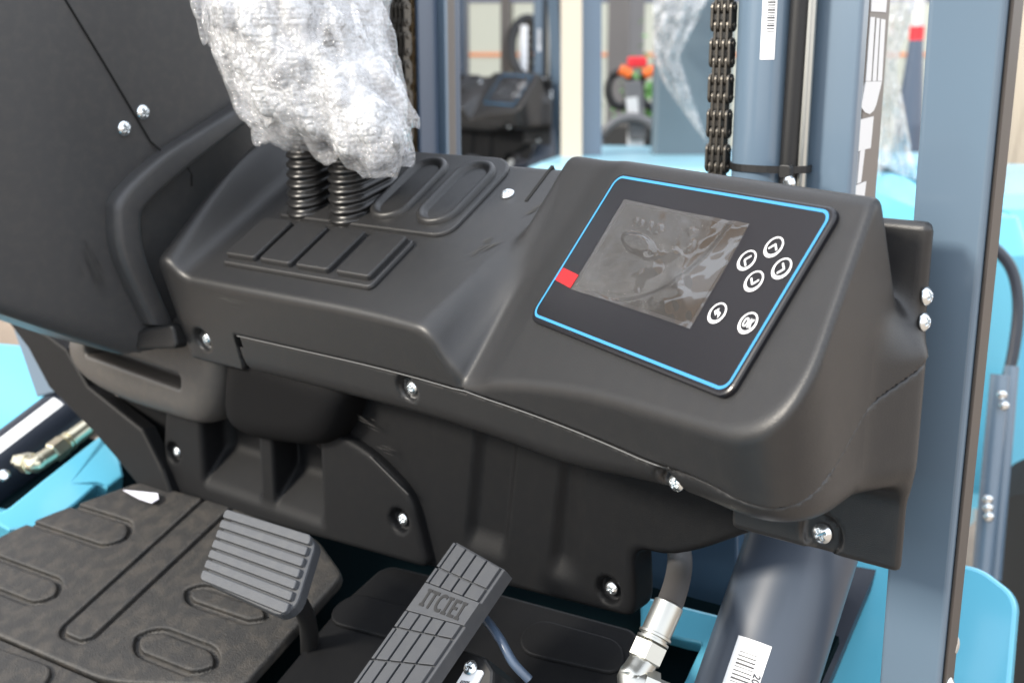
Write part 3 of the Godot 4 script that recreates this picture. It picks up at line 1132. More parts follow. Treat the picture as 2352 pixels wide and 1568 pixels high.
func floor_and_pedals() -> void:
	var fm := frame(fx(600, 1195, 2, -0.80), Vector3(0.9954, 0, -0.0962), Vector3(0.0335, 0.9376, 0.346))
	var pads := [[[-180, 1100], [319, 1212], [250, 1180], [180, 1242], 0.03], [[-300, 1250], [161, 1343], [70, 1302], [30, 1376], 0.03], [[300, 1291], [370, 1322], [600, 1000], [165, 1474], 0.018], [[282, 1481], [521, 1515], [430, 1460], [380, 1532], 0.034], [[413, 1357], [634, 1411], [470, 1338], [500, 1410], 0.03]]
	for pd in pads:
		var x0 := loc(fm, pd[0][0], pd[0][1]).x
		var x1 := loc(fm, pd[1][0], pd[1][1]).x
		var y1 := loc(fm, pd[2][0], pd[2][1]).y
		var y0 := loc(fm, pd[3][0], pd[3][1]).y
		mat_pads.append([Vector2(x0 + x1, y0 + y1) * 0.5, Vector2(absf(x1 - x0), absf(y1 - y0)) * 0.5, pd[4]])
	mat_out = ccw(locs(fm, [[470, 1140], [700, 1195], [787, 1318], [556, 1575], [246, 1566], [-200, 1376], [-200, 1290], [80, 1190], [300, 1080]]))
	var lo := Vector2(1e3, 1e3)
	var hi := -lo
	for q in mat_out:
		lo = lo.min(q)
		hi = hi.max(q)
	var m := part(truck, "floor_mat", solid(floor_mat, Vector3(lo.x - 0.01, lo.y - 0.01, -0.02), Vector3(hi.x + 0.01, hi.y + 0.01, 0.008), 0.0027, 1), M["mat_rubber"], "dusty grey brown rubber mat with grooved pads", fm)
	part(m, "rear_mat", prism(frame(Vector3.ZERO, Vector3.RIGHT, Vector3(0, 0, 1)), locs(fm, [[240, 1571], [560, 1580], [480, 1700], [-220, 1700], [-220, 1372]]), -0.014, -0.001, 0.002), M["mat_rubber"])
	part(m, "raised_pad", prism(frame(Vector3.ZERO, Vector3.RIGHT, Vector3(0, 0, 1)), round_poly(locs(fm, [[-200, 1425], [128, 1538], [60, 1640], [-260, 1560]]), 0.02), -0.002, 0.004, 0.002), M["mat_rubber"])
	# the mat under the accelerator, a step lower
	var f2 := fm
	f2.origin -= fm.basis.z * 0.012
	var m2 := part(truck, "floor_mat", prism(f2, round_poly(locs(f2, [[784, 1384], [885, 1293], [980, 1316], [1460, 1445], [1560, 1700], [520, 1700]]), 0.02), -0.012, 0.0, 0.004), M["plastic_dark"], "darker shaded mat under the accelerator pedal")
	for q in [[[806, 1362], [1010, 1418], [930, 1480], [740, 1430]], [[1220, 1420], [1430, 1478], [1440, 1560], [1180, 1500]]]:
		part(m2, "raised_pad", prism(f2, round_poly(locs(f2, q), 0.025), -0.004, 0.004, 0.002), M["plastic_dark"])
	# floor plate below the mats, and the white paper scrap by the pillar
	part(truck, "floor_plate", prism(frame(fm.origin - fm.basis.z * 0.075, fm.basis.x, fm.basis.z), rect(-0.6, -0.6, 0.62, 0.12), -0.01, 0.0), M["teal_floor"])
	# brake pedal
	var fb := frame(at(600, 1290, 1.07), Vector3(1, 0, -0.02), Vector3(-0.02, 0.75, 0.66))
	var c := locs(fb, [[520, 1170], [718, 1231], [658, 1412], [460, 1331]])
	var brake := part(truck, "brake_pedal", prism(fb, round_poly(PackedVector2Array([c[0] + Vector2(0.003, -0.001), c[1] - Vector2(-0.004, 0.0), c[2] + Vector2(0.007, -0.003), c[3] + Vector2(0.003, 0.0)]), 0.016), -0.013, -0.0022, 0.002), M["treadle"], "wide brake pedal with seven rubber ribs")
	for k in 7:
		var t0 := (k + 0.07) / 7.0
		var t1 := (k + 0.86) / 7.0
		if k == 0:
			t0 = 0.0
		if k == 6:
			t1 = 1.0
		var q := PackedVector2Array([c[0].lerp(c[3], t0), c[1].lerp(c[2], t0), c[1].lerp(c[2], t1), c[0].lerp(c[3], t1)])
		var rr := [0.002, 0.002, 0.002, 0.002]
		if k == 0:
			rr = [0.012, 0.014, 0.002, 0.002]
		if k == 6:
			rr = [0.002, 0.002, 0.015, 0.012]
		part(brake, "rib", prism(fb, round_poly(q, rr, 5), -0.003, 0.0022, 0.0012), M["pedal_rubber"])
	var bc := fb.origin
	part(brake, "pedal_arm", tube(smooth_path([bc + Vector3(0.005, -0.014, -0.016), bc + Vector3(0.0, -0.075, -0.05), bc + Vector3(-0.02, -0.13, -0.07)]), 0.009, 10), M["black"])
	# accelerator pedal
	var fa := frame(at(1010, 1420, 0.99), Vector3(0.98, 0, 0.16), Vector3(-0.1, 0.78, 0.62))
	var a := locs(fa, [[1046, 1242], [1157, 1305], [935, 1630], [766, 1636]])
	var ped := part(truck, "accelerator_pedal", prism(fa, PackedVector2Array([a[0], a[1], a[2], a[3]]), -0.016, -0.0018, 0.001), M["treadle"], "long accelerator pedal with tread blocks and moulded lettering")
	var cols := [[0.0, 0.045], [0.075, 0.25], [0.285, 0.46], [0.495, 0.68], [0.715, 0.95]]
	var L := a[0].distance_to(a[3])
	var rows := [[0.012, 0.158], [0.168, 0.252], [0.425, 0.515], [0.525, 0.70], [0.71, 0.88], [0.89, 1.0]]
	for r in rows:
		for cc in cols:
			var q := PackedVector2Array([a[0].lerp(a[3], r[0]).lerp(a[1].lerp(a[2], r[0]), cc[0]), a[0].lerp(a[3], r[0]).lerp(a[1].lerp(a[2], r[0]), cc[1]), a[0].lerp(a[3], r[1]).lerp(a[1].lerp(a[2], r[1]), cc[1]), a[0].lerp(a[3], r[1]).lerp(a[1].lerp(a[2], r[1]), cc[0])])
			part(ped, "tread_block", prism(fa, q, -0.003, 0.0012, 0.0005), M["treadle"])
	var q0 := PackedVector2Array([a[0].lerp(a[3], 0.256), a[1].lerp(a[2], 0.256), a[1].lerp(a[2], 0.42), a[0].lerp(a[3], 0.42)])
	part(ped, "name_band", prism(fa, q0, -0.003, 0.001, 0.0005), M["treadle"])
	var mid := (q0[0] + q0[1] + q0[2] + q0[3]) * 0.25
	var uu := q0[1] - q0[0]
	text(ped, "moulded_letters", "ITCIEI", fa, mid, 0.017, M["black"], 0.0011, 0.72, uu.angle(), 0.0008)
	# pedal sensor, tag and cable
	var fs := frame(at(1075, 1530, 0.985), Vector3(0.98, 0, 0.16), Vector3(-0.05, 0.7, 0.7))
	part(truck, "pedal_sensor", prism(fs, round_poly(locs(fs, [[1040, 1480], [1110, 1505], [1128, 1535], [1120, 1650], [950, 1650], [985, 1540]]), 0.006), -0.05, -0.004, 0.003), M["black"])
	var tag := part(truck, "part_tag", prism(fs, round_poly(locs(fs, [[1066, 1532], [1109, 1538], [1070, 1610], [1020, 1608]]), 0.002), -0.004, -0.002), M["label"])
	var lb := locs(fs, [[1058, 1560], [1078, 1563], [1068, 1580], [1046, 1577]])
	for k in 6:
		part(tag, "print_line", prism(fs, PackedVector2Array([lb[0].lerp(lb[1], k / 6.0), lb[0].lerp(lb[1], k / 6.0 + 0.09), lb[3].lerp(lb[2], k / 6.0 + 0.09), lb[3].lerp(lb[2], k / 6.0)]), -0.002, -0.0016), M["bar"])
	var sc := loc(fs, 1079, 1532)
	screw(truck, fs * v3(sc, -0.001), fs.basis.z, 1.0)
	part(truck, "pedal_cable", tube(smooth_path([at(1095, 1405, 1.03), at(1118, 1425, 1.02), at(1150, 1470, 1.0), at(1178, 1520, 0.99), at(1215, 1560, 0.99)]), 0.0042, 8), M["rail_paint"])

func chain(called: String, top: Vector3, count: int, m: Material, label: String) -> void:
	var pitch := 0.0173
	var root := Node3D.new()
	root.name = numbered(truck, called)
	truck.add_child(root)
	root.position = -truck.position
	root.set_meta("label", label)
	var meshes := []
	for kind in 2:
		var st := begin()
		var w := 0.0062 if kind == 0 else 0.0052
		for i in (4 if kind == 0 else 3):
			var x := -0.0102 + 0.0068 * i + (0.0034 if kind == 1 else 0.0)
			var fr := Transform3D(Basis(Vector3(0, 0, 1), Vector3(0, 1, 0), Vector3(-1, 0, 0)), Vector3(x + 0.0015, 0, 0))
			prism(fr, round_poly(PackedVector2Array([Vector2(-w, -pitch * 0.5 - 0.006), Vector2(w, -pitch * 0.5 - 0.006), Vector2(w, pitch * 0.5 + 0.006), Vector2(-w, pitch * 0.5 + 0.006)]), 0.0058, 4), 0.0, 0.003, 0.0006, st, true)
		if kind == 0:
			for y in [-pitch * 0.5, pitch * 0.5]:
				turned(Vector3(-0.0135, y, 0), Vector3(0.0135, y, 0), [[0, 0.0028], [0.0005, 0.0034], [0.0265, 0.0034], [0.027, 0.0028]], 10, st)
		meshes.append(st.commit())
	for k in count:
		var o := MeshInstance3D.new()
		o.name = numbered(root, "link")
		o.mesh = meshes[k % 2]
		o.material_override = m
		root.add_child(o)
		o.position = top + Vector3(0, -pitch * k, 0)

func vbar(parent: Node3D, called: String, x0: float, x1: float, z0: float, z1: float, y0: float, y1: float, m: Material, bev := 0.004, label := "") -> MeshInstance3D:
	var fr := Transform3D(Basis(Vector3(1, 0, 0), Vector3(0, 0, -1), Vector3(0, 1, 0)), Vector3.ZERO)
	return part(parent, called, prism(fr, round_poly(rect(x0, -z1, x1, -z0), bev, 4), y0, y1), m, label)

func mast() -> void:
	var zb := -1.1
	var X := func(px: float) -> float: return fx(px, 200, 2, zb).x
	chain("lift_chain", Vector3(fx(1656, 200, 2, -1.075).x, 1.55, -1.075), 15, M["chain_steel"], "greasy steel lift chain beside the lift cylinder")
	chain("lift_chain", Vector3(fx(924, 200, 2, -1.075).x, 1.56, -1.075), 16, M["chain_steel"], "lift chain on the far side of the mast")
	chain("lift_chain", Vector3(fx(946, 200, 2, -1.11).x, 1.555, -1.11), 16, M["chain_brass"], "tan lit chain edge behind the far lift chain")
	# far rail
	var r1 := vbar(truck, "mast_rail", X.call(954), X.call(963), -1.138, zb, 0.5, 2.1, M["rail_paint"], 0.003, "grey blue mast rail on the far side")
	vbar(r1, "rail_flange", fx(1004, 200, 2, -1.138).x, fx(1023, 200, 2, -1.138).x, -1.145, -1.1375, 0.5, 2.1, M["grey_blue"], 0.002)
	vbar(r1, "rail_web", X.call(955), fx(1004, 200, 2, -1.138).x, -1.146, -1.139, 0.5, 2.1, M["rail_paint"], 0.001)
	vbar(truck, "mast_rail", X.call(858), X.call(884), -1.25, -1.15, 0.5, 2.1, M["rail_paint"], 0.004, "outer mast rail behind the far lift chain")
	vbar(truck, "rail_web", X.call(884), X.call(905), -1.22, -1.17, 0.5, 2.1, M["taupe"], 0.002)
	# near rail with the white marks on its side
	var rx := fx(1972, 150, 2, zb).x
	var r2 := vbar(truck, "mast_rail", fx(1848, 200, 2, zb).x, rx, -1.12, zb, 0.5, 2.1, M["grey_blue"], 0.005, "grey blue mast rail beside the lift cylinder")
	var side := vbar(truck, "mast_rail", rx - 0.03, rx - 0.0015, -1.175, -1.1225, 0.5, 2.1, M["taupe"], 0.002, "taupe rail side with white painted marks")
	var fr := frame(Vector3(rx - 0.0015, 1.4, -1.14), Vector3(0, 0, -1), Vector3.RIGHT)
	var zz := [-1.129, -1.165]
	var mark := func(pts: Array) -> void:
		part(side, "white_mark", prism(fr, locs(fr, pts), -0.001, 0.0008), M["white_print"])
	mark.call([[2003, -40], [2040, -40], [2034, 28], [2000, 26]])
	mark.call([[1999, 39], [2009, 39], [2000, 186], [1988, 186]])
	mark.call([[2013, 41], [2020, 42], [2012, 186], [2003, 186]])
	mark.call([[2023, 43], [2033, 45], [2025, 186], [2015, 186]])
	mark.call([[1988, 187], [2025, 187], [2012, 240], [2006, 254], [1997, 262], [1986, 258], [1977, 245]])
	mark.call([[1970, 276], [2006, 267], [1999, 340], [1985, 343], [1968, 348], [1965, 345]])
	mark.call([[1975, 346], [1986, 343], [1977, 418], [1968, 422]])
	mark.call([[1954, 430], [1989, 416], [1982, 476], [1970, 480], [1950, 474]])
	# lift cylinder, its hose, tie and label
	var cxp := fx(1757, 200, 2, -1.09)
	var cyl := part(truck, "lift_cylinder", turned(Vector3(cxp.x, 0.6, cxp.z), Vector3(cxp.x, 2.1, cxp.z), [[0, 0.029], [1.5, 0.029]], 48), M["grey_blue"], "upright grey blue lift cylinder with barcode label")
	var hx := fx(1826, 200, 2, -1.08)
	part(cyl, "hose", tube([Vector3(hx.x, 2.1, hx.z), Vector3(hx.x, 1.5, hx.z), Vector3(hx.x - 0.002, 1.335, hx.z), Vector3(hx.x - 0.004, 1.2, hx.z)], 0.0085, 12), M["black"])
	part(cyl, "pipe", tube([Vector3(hx.x + 0.010, 2.1, hx.z - 0.006), Vector3(hx.x + 0.009, 1.30, hx.z - 0.006)], 0.006, 12), M["steel"])
	var ty := fx(1750, 388, 2, -1.062).y
	var loop := []
	for k in 33:
		var a := TAU * k / 32
		loop.append([Vector3(cxp.x + 0.0305 * cos(a) + (0.022 if cos(a) > 0.0 else 0.0) * cos(a), ty, cxp.z + 0.0305 * sin(a))])
	var tr := []
	for l in loop:
		var v: Vector3 = l[0]
		var o := (v - Vector3(cxp.x, ty, cxp.z)).normalized() * 0.0006
		tr.append(PackedVector3Array([v + Vector3(0, -0.0035, 0) + o, v + Vector3(0, 0.0035, 0) + o, v + Vector3(0, 0.0035, 0) - o, v + Vector3(0, -0.0035, 0) - o]))
	part(cyl, "cable_tie", loft(tr, true, null, true), M["black"])
	var hd := fx(1806, 395, 2, -1.055)
	part(cyl, "tie_head", box(hd - Vector3(0.006, 0.006, 0.004), hd + Vector3(0.006, 0.007, 0.004), 0.001), M["black"])
	part(cyl, "hose_clip", turned(hd + Vector3(0.004, -0.004, 0.004), hd + Vector3(0.010, -0.020, 0.004), [[0, 0.004], [0.003, 0.006], [0.008, 0.006], [0.011, 0.004], [0.017, 0.004]], 8), M["zinc"])
	# barcode label bent round the cylinder
	var lab := []
	var a0 := -0.02
	for k in 7:
		var a := lerpf(0.25, 0.72, k / 6.0)
		lab.append(PackedVector3Array([Vector3(cxp.x + cos(PI / 2 - a) * 0.0294, 1.44, cxp.z + sin(PI / 2 - a) * 0.0294), Vector3(cxp.x + cos(PI / 2 - a) * 0.0294, 1.53, cxp.z + sin(PI / 2 - a) * 0.0294)]))
	var ll := part(cyl, "barcode_label", loft(lab, false), M["label"])
	for k in 26:
		var rg := []
		var y := 1.466 + k * 0.0024
		var w := 0.0006 + 0.0008 * float((k * 7) % 3) / 2.0
		for j in 4:
			var a := lerpf(0.42, 0.66, j / 3.0)
			rg.append(PackedVector3Array([Vector3(cxp.x + cos(PI / 2 - a) * 0.0297, y, cxp.z + sin(PI / 2 - a) * 0.0297), Vector3(cxp.x + cos(PI / 2 - a) * 0.0297, y + w, cxp.z + sin(PI / 2 - a) * 0.0297)]))
		part(ll, "bar", loft(rg, false), M["bar"])

func fitting(parent: Node3D, pts: Array, r: float, m: Material, label: String) -> void:
	# hose sleeve, collar, hex nut and elbow along a bent axis: pts = hose end, nut end, elbow, stub end
	var a: Vector3 = pts[0]
	var b: Vector3 = pts[1]
	var L := a.distance_to(b)
	var f := part(parent, "hose_fitting", turned(a, b, [[0, r * 0.9], [0.001, r], [L * 0.52, r], [L * 0.53, r * 0.92]], 20), m, label)
	part(f, "collar", turned(a, b, [[L * 0.52, r * 0.9], [L * 0.53, r * 1.12], [L * 0.57, r * 1.12], [L * 0.58, r * 0.92], [L * 0.61, r * 0.92], [L * 0.62, r * 1.1], [L * 0.66, r * 1.1], [L * 0.67, r * 0.9]], 20), m)
	part(f, "hex_nut", turned(a, b, [[L * 0.67, r * 0.95], [L * 0.70, r * 1.22], [L * 0.97, r * 1.22], [L, r * 1.0]], 6), m)
	var c: Vector3 = pts[2]
	var d: Vector3 = pts[3]
	part(f, "elbow", tube(smooth_path([b, b.lerp(c, 0.6), c, c.lerp(d, 0.25)], 5), r * 0.98, 8), m)
	part(f, "stub", turned(c.lerp(d, 0.25), d, [[0, r * 1.15], [c.distance_to(d) * 0.35, r * 1.15], [c.distance_to(d) * 0.4, r * 0.8], [c.distance_to(d) * 0.75, r * 0.8]], 6), m)

func barcode(parent: Node3D, ax: Vector3, end: Vector3, r: float, mid_dir: Vector3, t0: float, t1: float, half: float, bars: int, word := "") -> void:
	# label wrapped on a cylinder ax..end, centred on mid_dir
	var dir := (end - ax).normalized()
	var o := (mid_dir - dir * mid_dir.dot(dir)).normalized()
	var s := dir.cross(o)
	var sheet_ := func(ta: float, tb: float, ua: float, ub: float, lift: float) -> Mesh:
		var rg := []
		for k in 7:
			var u := lerpf(ua, ub, k / 6.0)
			var q := (o * cos(u) + s * sin(u)) * (r + lift)
			rg.append(PackedVector3Array([ax + dir * ta + q, ax + dir * tb + q]))
		return loft(rg, false)
	var lb := part(parent, "barcode_label", sheet_.call(t0, t1, -half, half, 0.0004), M["label"])
	for k in bars:
		var t := t0 + 0.012 + (t1 - t0 - 0.014) * k / bars
		part(lb, "bar", sheet_.call(t, t + 0.0007 + 0.0009 * float((k * 5) % 4) / 3.0, -half * 0.45, half * 0.62, 0.0008), M["bar"])
	if word != "":
		var fr := Transform3D(Basis(dir, (s * cos(half * 0.7) + o * sin(half * 0.7)), (o * cos(half * 0.7) - s * sin(half * 0.7))), ax)
		var p := (o * cos(half * 0.72) - s * sin(half * 0.72)) * (r + 0.0008) + ax + dir * (t0 + (t1 - t0) * 0.5)
		fr.origin = p
		if fr.basis.determinant() < 0.0:
			fr.basis.y = -fr.basis.y
		text(lb, "label_number", word, fr, Vector2.ZERO, 0.0062, M["bar"], 0.0, 0.9, 0.0, 0.0004)

func right_side() -> void:
	# leaning post of the overhead guard
	var pb := at(2022, 1530, 1.0)
	var ptp := at(2132, 0, 0.78)
	var axis := (ptp - pb).normalized()
	var fr := frame(pb, Vector3.RIGHT, axis)
	var n := (Vector3(0, 0, 1) - axis * axis.z).normalized()
	var b := Basis(Vector3.RIGHT - axis * axis.x, n, axis)
	b.x = b.x.normalized()
	fr = Transform3D(Basis(b.x, axis.cross(b.x), axis), pb)
	var L := pb.distance_to(ptp)
	var sgn := signf(fr.basis.y.z)
	var poly := rect(0, 0, 0.0505, -0.026 * sgn)
	var post := part(truck, "guard_post", prism(fr, round_poly(ccw(poly), 0.004, 4), -0.6, L + 0.9), M["grey_blue"], "grey blue overhead guard post at the right")
	part(post, "edge_strip", prism(fr, round_poly(ccw(rect(0.0508, -0.006 * sgn, 0.0535, -0.03 * sgn)), 0.001, 3), -0.1, L + 0.9), M["edge_brown"])
	for q in [[2168, 1478], [2160, 1585]]:
		var c := at(q[0], q[1], 0.985)
		part(post, "bolt_head", turned(c, c + Vector3(0.8, 0.1, 0.5).normalized() * 0.02, [[-0.012, 0.0145], [0.002, 0.0145], [0.006, 0.012], [0.009, 0.007], [0.010, 0.002]], 20), M["zinc"])
	# fender behind the post
	var ff := frame(at(2100, 1430, 1.28), Vector3(1, 0, 0.1), Vector3(0.05, 0.45, 0.9))
	part(truck, "fender", prism(ff, round_poly(locs(ff, [[1780, 1200], [2150, 1290], [2250, 1302], [2338, 1370], [2310, 1700], [1700, 1700]]), [0.0, 0.01, 0.05, 0.03, 0.0, 0.0], 10), -0.02, 0.0, 0.004), M["cyan"], "flat cyan fender behind the post")
	# tilt cylinder with its label
	var ca := at(1850, 1230, 1.06)
	var cb := fx(1738, 1568, 0, ca.x)
	var dir := (cb - ca).normalized()
	var tc := part(truck, "tilt_cylinder", turned(ca - dir * 0.1, ca + dir * 0.5, [[0, 0.05], [0.6, 0.05]], 56), M["grey_blue_dark"], "grey blue tilt cylinder with barcode label under the right end")
	var l0 := (at(1722, 1458, 0.97) - ca).dot(dir)
	var lp := at(1705, 1525, 0.97)
	barcode(tc, ca, ca + dir, 0.05, lp - (ca + dir * (lp - ca).dot(dir)), l0, l0 + 0.11, 0.30, 30, "2022-12-08:2652")
	# hose and plated fittings
	var hs := [at(1556, 1235, 1.10), at(1562, 1290, 1.05), at(1553, 1345, 0.995), at(1534, 1400, 0.965)]
	part(truck, "hydraulic_hose", tube(smooth_path(hs), 0.0112, 14), M["black_hose"])
	fitting(truck, [at(1538, 1385, 0.965), at(1478, 1520, 0.95), at(1450, 1562, 0.94), at(1540, 1600, 0.94)], 0.0125, M["steel"], "plated hydraulic hose fitting in front of the tilt cylinder")
	# plates and the cyan frame corner behind the hose
	var fn := frame(at(1580, 1320, 1.25), Vector3(1, 0, 0), Vector3(0.1, 0.2, 1))
	part(truck, "chassis_plate", prism(fn, locs(fn, [[1440, 1200], [1694, 1200], [1694, 1350], [1660, 1420], [1440, 1390]]), -0.02, 0.0, 0.003), M["navy_blue"])
	var fc := frame(at(1570, 1420, 1.14), Vector3(1, 0, 0), Vector3(0.1, 0.75, 0.65))
	part(truck, "frame_corner", prism(fc, round_poly(locs(fc, [[1470, 1366], [1655, 1412], [1662, 1424], [1590, 1600], [1555, 1600], [1612, 1478], [1570, 1470], [1470, 1440]]), 0.003), -0.03, 0.0, 0.003), M["cyan"], "cyan frame corner behind the hose")
	part(truck, "black_box", prism(frame(at(1560, 1530, 1.12), Vector3(1, 0, 0), Vector3(0.1, 0.75, 0.65)), locs(fc, [[1530, 1450], [1622, 1472], [1575, 1640], [1440, 1640]]), -0.05, 0.0, 0.004), M["black"])
	part(truck, "chassis_floor", prism(frame(at(1500, 1500, 1.35), Vector3.RIGHT, Vector3(0, 0.8, 0.6)), rect(-0.35, -0.4, 0.2, 0.3), -0.01, 0.0), M["navy"])

func left_side() -> void:
	# far tilt cylinder, fittings and the cyan frame rail
	var ca := at(215, 915, 1.74)
	var cb := fx(-10, 1090, 0, ca.x)
	var dir := (cb - ca).normalized()
	var tc := part(truck, "tilt_cylinder", turned(ca, ca + dir * 0.6, [[0, 0.044], [0.004, 0.047], [0.6, 0.047]], 48), M["navy"], "dark navy tilt cylinder under the steering column")
	var lp := at(80, 955, 1.64)
	barcode(tc, ca, ca + dir, 0.047, lp - (ca + dir * (lp - ca).dot(dir)) + Vector3(0, 0.01, 0), 0.055, 0.4, 0.22, 0)
	fitting(truck, [at(208, 975, 1.60), at(118, 1042, 1.55), at(80, 1066, 1.53), at(40, 1058, 1.58)], 0.012, M["gold_zinc"], "yellow plated hydraulic fitting on the dark cylinder")
	part(truck, "hydraulic_hose", tube([at(300, 905, 1.66), at(205, 977, 1.60)], 0.011, 12), M["black_hose"])
	part(tc, "bolt_head", turned(at(8, 1092, 1.56), at(8, 1092, 1.5), [[0, 0.008], [0.01, 0.008], [0.012, 0.005]], 12), M["zinc"])
	var fr := frame(at(140, 1110, 1.5), Vector3(0.35, 0, -1), Vector3(0.55, 0.8, 0.25))
	part(truck, "frame_rail", prism(fr, locs(fr, [[320, 930], [260, 980], [282, 1092], [245, 1120], [223, 1111], [175, 1155], [100, 1211], [20, 1217], [-30, 1190], [22, 1163], [100, 1100]]), -0.03, 0.0, 0.003), M["cyan"], "bright cyan frame rail beside the mat")
	part(truck, "rail_end", prism(frame(at(10, 1240, 1.46), Vector3(1, 0, -0.2), Vector3(0.1, 0.2, 1)), locs(frame(at(10, 1240, 1.46), Vector3(1, 0, -0.2), Vector3(0.1, 0.2, 1)), [[-40, 1170], [2, 1180], [25, 1220], [62, 1222], [0, 1282], [-60, 1300]]), -0.02, 0.0), M["cyan"])
	var fl := frame(at(40, 880, 1.95), Vector3(1, 0, 0.2), Vector3(0.2, 0.75, 0.6))
	part(truck, "fender", prism(fl, locs(fl, [[-150, 775], [48, 792], [130, 900], [100, 1000], [-150, 1100]]), -0.02, 0.0, 0.004), M["cyan"], "bright cyan fender left of the steering column")
	var fg := frame(at(60, 820, 1.7), Vector3(1, 0, 0.1), Vector3(0.1, 0.1, 1))
	part(truck, "guard_post", prism(fg, locs(fg, [[20, 730], [62, 745], [128, 900], [82, 912]]), -0.03, 0.0, 0.003), M["grey_blue"], "grey blue post end left of the shroud")

# ------------------------------------------------------------------ loose things
func wrapping() -> void:
	wrap_noise = FastNoiseLite.new()
	wrap_noise.noise_type = FastNoiseLite.TYPE_SIMPLEX_SMOOTH
	wrap_noise.frequency = 10.0
	wrap_noise.fractal_octaves = 2
	wrap_noise.seed = 4
	var D := 1.15
	blob = [[at(672, -130, D), at(655, 20, D), 0.076], [at(655, 20, D), at(700, 150, D - 0.01), 0.060], [at(790, -40, D), at(775, 80, D), 0.034], [at(635, 130, D + 0.02), at(660, 212, D + 0.03), 0.039], [at(690, 220, D + 0.02), at(688, 275, D + 0.02), 0.022], [at(750, 130, D), at(800, 215, D - 0.02), 0.042], [at(800, 215, D - 0.02), at(836, 300, D - 0.04), 0.031], [at(862, 270, D - 0.02), at(882, 328, D - 0.04), 0.019]]
	var root := thing("bubble_wrap", "bundle of clear white bubble wrap tied over the control levers of the nearest dashboard", "bubble wrap", at(770, 390, D), "bubble wrap over control levers")
	var lo := at(668, -180, D) - Vector3(0.16, 0.02, 0.13)
	var hi := lo
	for c in blob:
		for k in 2:
			var v: Vector3 = c[k]
			lo = lo.min(v - Vector3.ONE * (c[2] + 0.015))
			hi = hi.max(v + Vector3.ONE * (c[2] + 0.015))
	var body := solid(bubble_body, lo, hi, 0.0042, 1)
	part(root, "crumpled_film", body, M["wrap"])
	part(root, "outer_film", solid(bubble_skin, lo, hi, 0.0042, 1), M["wrap_film"])
	# the air bubbles, too many to count
	var arr := body.surface_get_arrays(0)
	var vs: PackedVector3Array = arr[Mesh.ARRAY_VERTEX]
	var ns: PackedVector3Array = arr[Mesh.ARRAY_NORMAL]
	var rng := RandomNumberGenerator.new()
	rng.seed = 11
	var mm := MultiMesh.new()
	mm.transform_format = MultiMesh.TRANSFORM_3D
	var rings := []
	for k in 6:
		var t := k / 5.0 * PI * 0.5
		rings.append(ring(Vector3(0, 0, sin(t) * 0.4), Vector3(0, 0, 1), maxf(cos(t), 0.01), 12))
	mm.mesh = loft(rings, true)
	var cells := {}
	var xs := []
	for i in vs.size():
		var j := rng.randi() % vs.size()
		var key := Vector3i((vs[j] / 0.0078).floor())
		if cells.has(key):
			continue
		cells[key] = true
		var nn := ns[j]
		var u := nn.cross(Vector3(0.2, 0.9, 0.4)).normalized()
		xs.append(Transform3D(Basis(u, nn.cross(u), nn) * Basis.from_scale(Vector3.ONE * rng.randf_range(0.0026, 0.0042)), vs[j]))
	mm.instance_count = xs.size()
	for i in xs.size():
		mm.set_instance_transform(i, xs[i])
	var mi := MultiMeshInstance3D.new()
	mi.name = "air_bubbles"
	mi.multimesh = mm
	mi.material_override = M["bubble"]
	mi.set_meta("kind", "stuff")
	root.add_child(mi)
	mi.position = -root.position
	# protective film on the screen
	var fm := frame(mt, em, nm)
	var film := thing("screen_film", "wrinkled clear protective film with red pull tab on the nearest display's screen", "screen film", fm * Vector3(0.11, -0.065, 0.001))
	var fnz := FastNoiseLite.new()
	fnz.frequency = 9.0
	fnz.seed = 2
	fnz.fractal_octaves = 3
	var rows := []
	var NX := 90
	var NY := 56
	var blisters := [[0.083, -0.056, 0.030, 0.009, 0.0022, -0.15], [0.062, -0.038, 0.004, 0.0045, 0.0009, 0.4], [0.070, -0.0385, 0.004, 0.0045, 0.0009, 0.4], [0.082, -0.039, 0.005, 0.005, 0.001, 0.4], [0.094, -0.040, 0.007, 0.005, 0.001, 0.3], [0.132, -0.036, 0.006, 0.004, 0.0007, 0.2], [0.142, -0.047, 0.006, 0.006, 0.0009, 0.2], [0.10, -0.078, 0.007, 0.004, 0.0005, 0.5], [0.150, -0.072, 0.006, 0.005, 0.0006, 0.3]]
	for y in NY + 1:
		var row := PackedVector3Array()
		for x in NX + 1:
			var t := Vector2(float(x) / NX, float(y) / NY)
			var a := Vector2(0.031, -0.0212).lerp(Vector2(0.1908, -0.0218), t.x)
			var b := Vector2(0.0319, -0.1075).lerp(Vector2(0.1944, -0.1074), t.x)
			var q := a.lerp(b, t.y)
			var h := 0.0013 + 0.0010 * fnz.get_noise_2d(q.x * 1.3, q.y * 1.8)
			for bl in blisters:
				var e := (q - Vector2(bl[0], bl[1])).rotated(-bl[5])
				var rr := Vector2(e.x / bl[2], e.y / bl[3]).length()
				h += bl[4] * smoothstep(1.0, 0.55, rr)
			# the loose lower right corner lifts in a curl
			var cdist := (q - Vector2(0.085, -0.02)).length()
			h += 0.0026 * smoothstep(0.082, 0.088, cdist) * smoothstep(0.04, 0.10, q.x) * (1.0 - 0.4 * t.x)
			row.append(fm * Vector3(q.x, q.y, maxf(h, 0.0007)))
		rows.append(row)
	part(film, "clear_sheet", loft(rows, false), M["film"])
	part(film, "red_tab", prism(fm, locs(fm, [[1296, 616], [1331, 633], [1312, 663], [1277, 644]]), 0.0008, 0.0012), M["red_tab"])
	# white paper scrap on the floor by the pillar
	var fp := frame(at(325, 1140, 1.40), Vector3(0.9954, 0, -0.0962), Vector3(0.0335, 0.9376, 0.346))
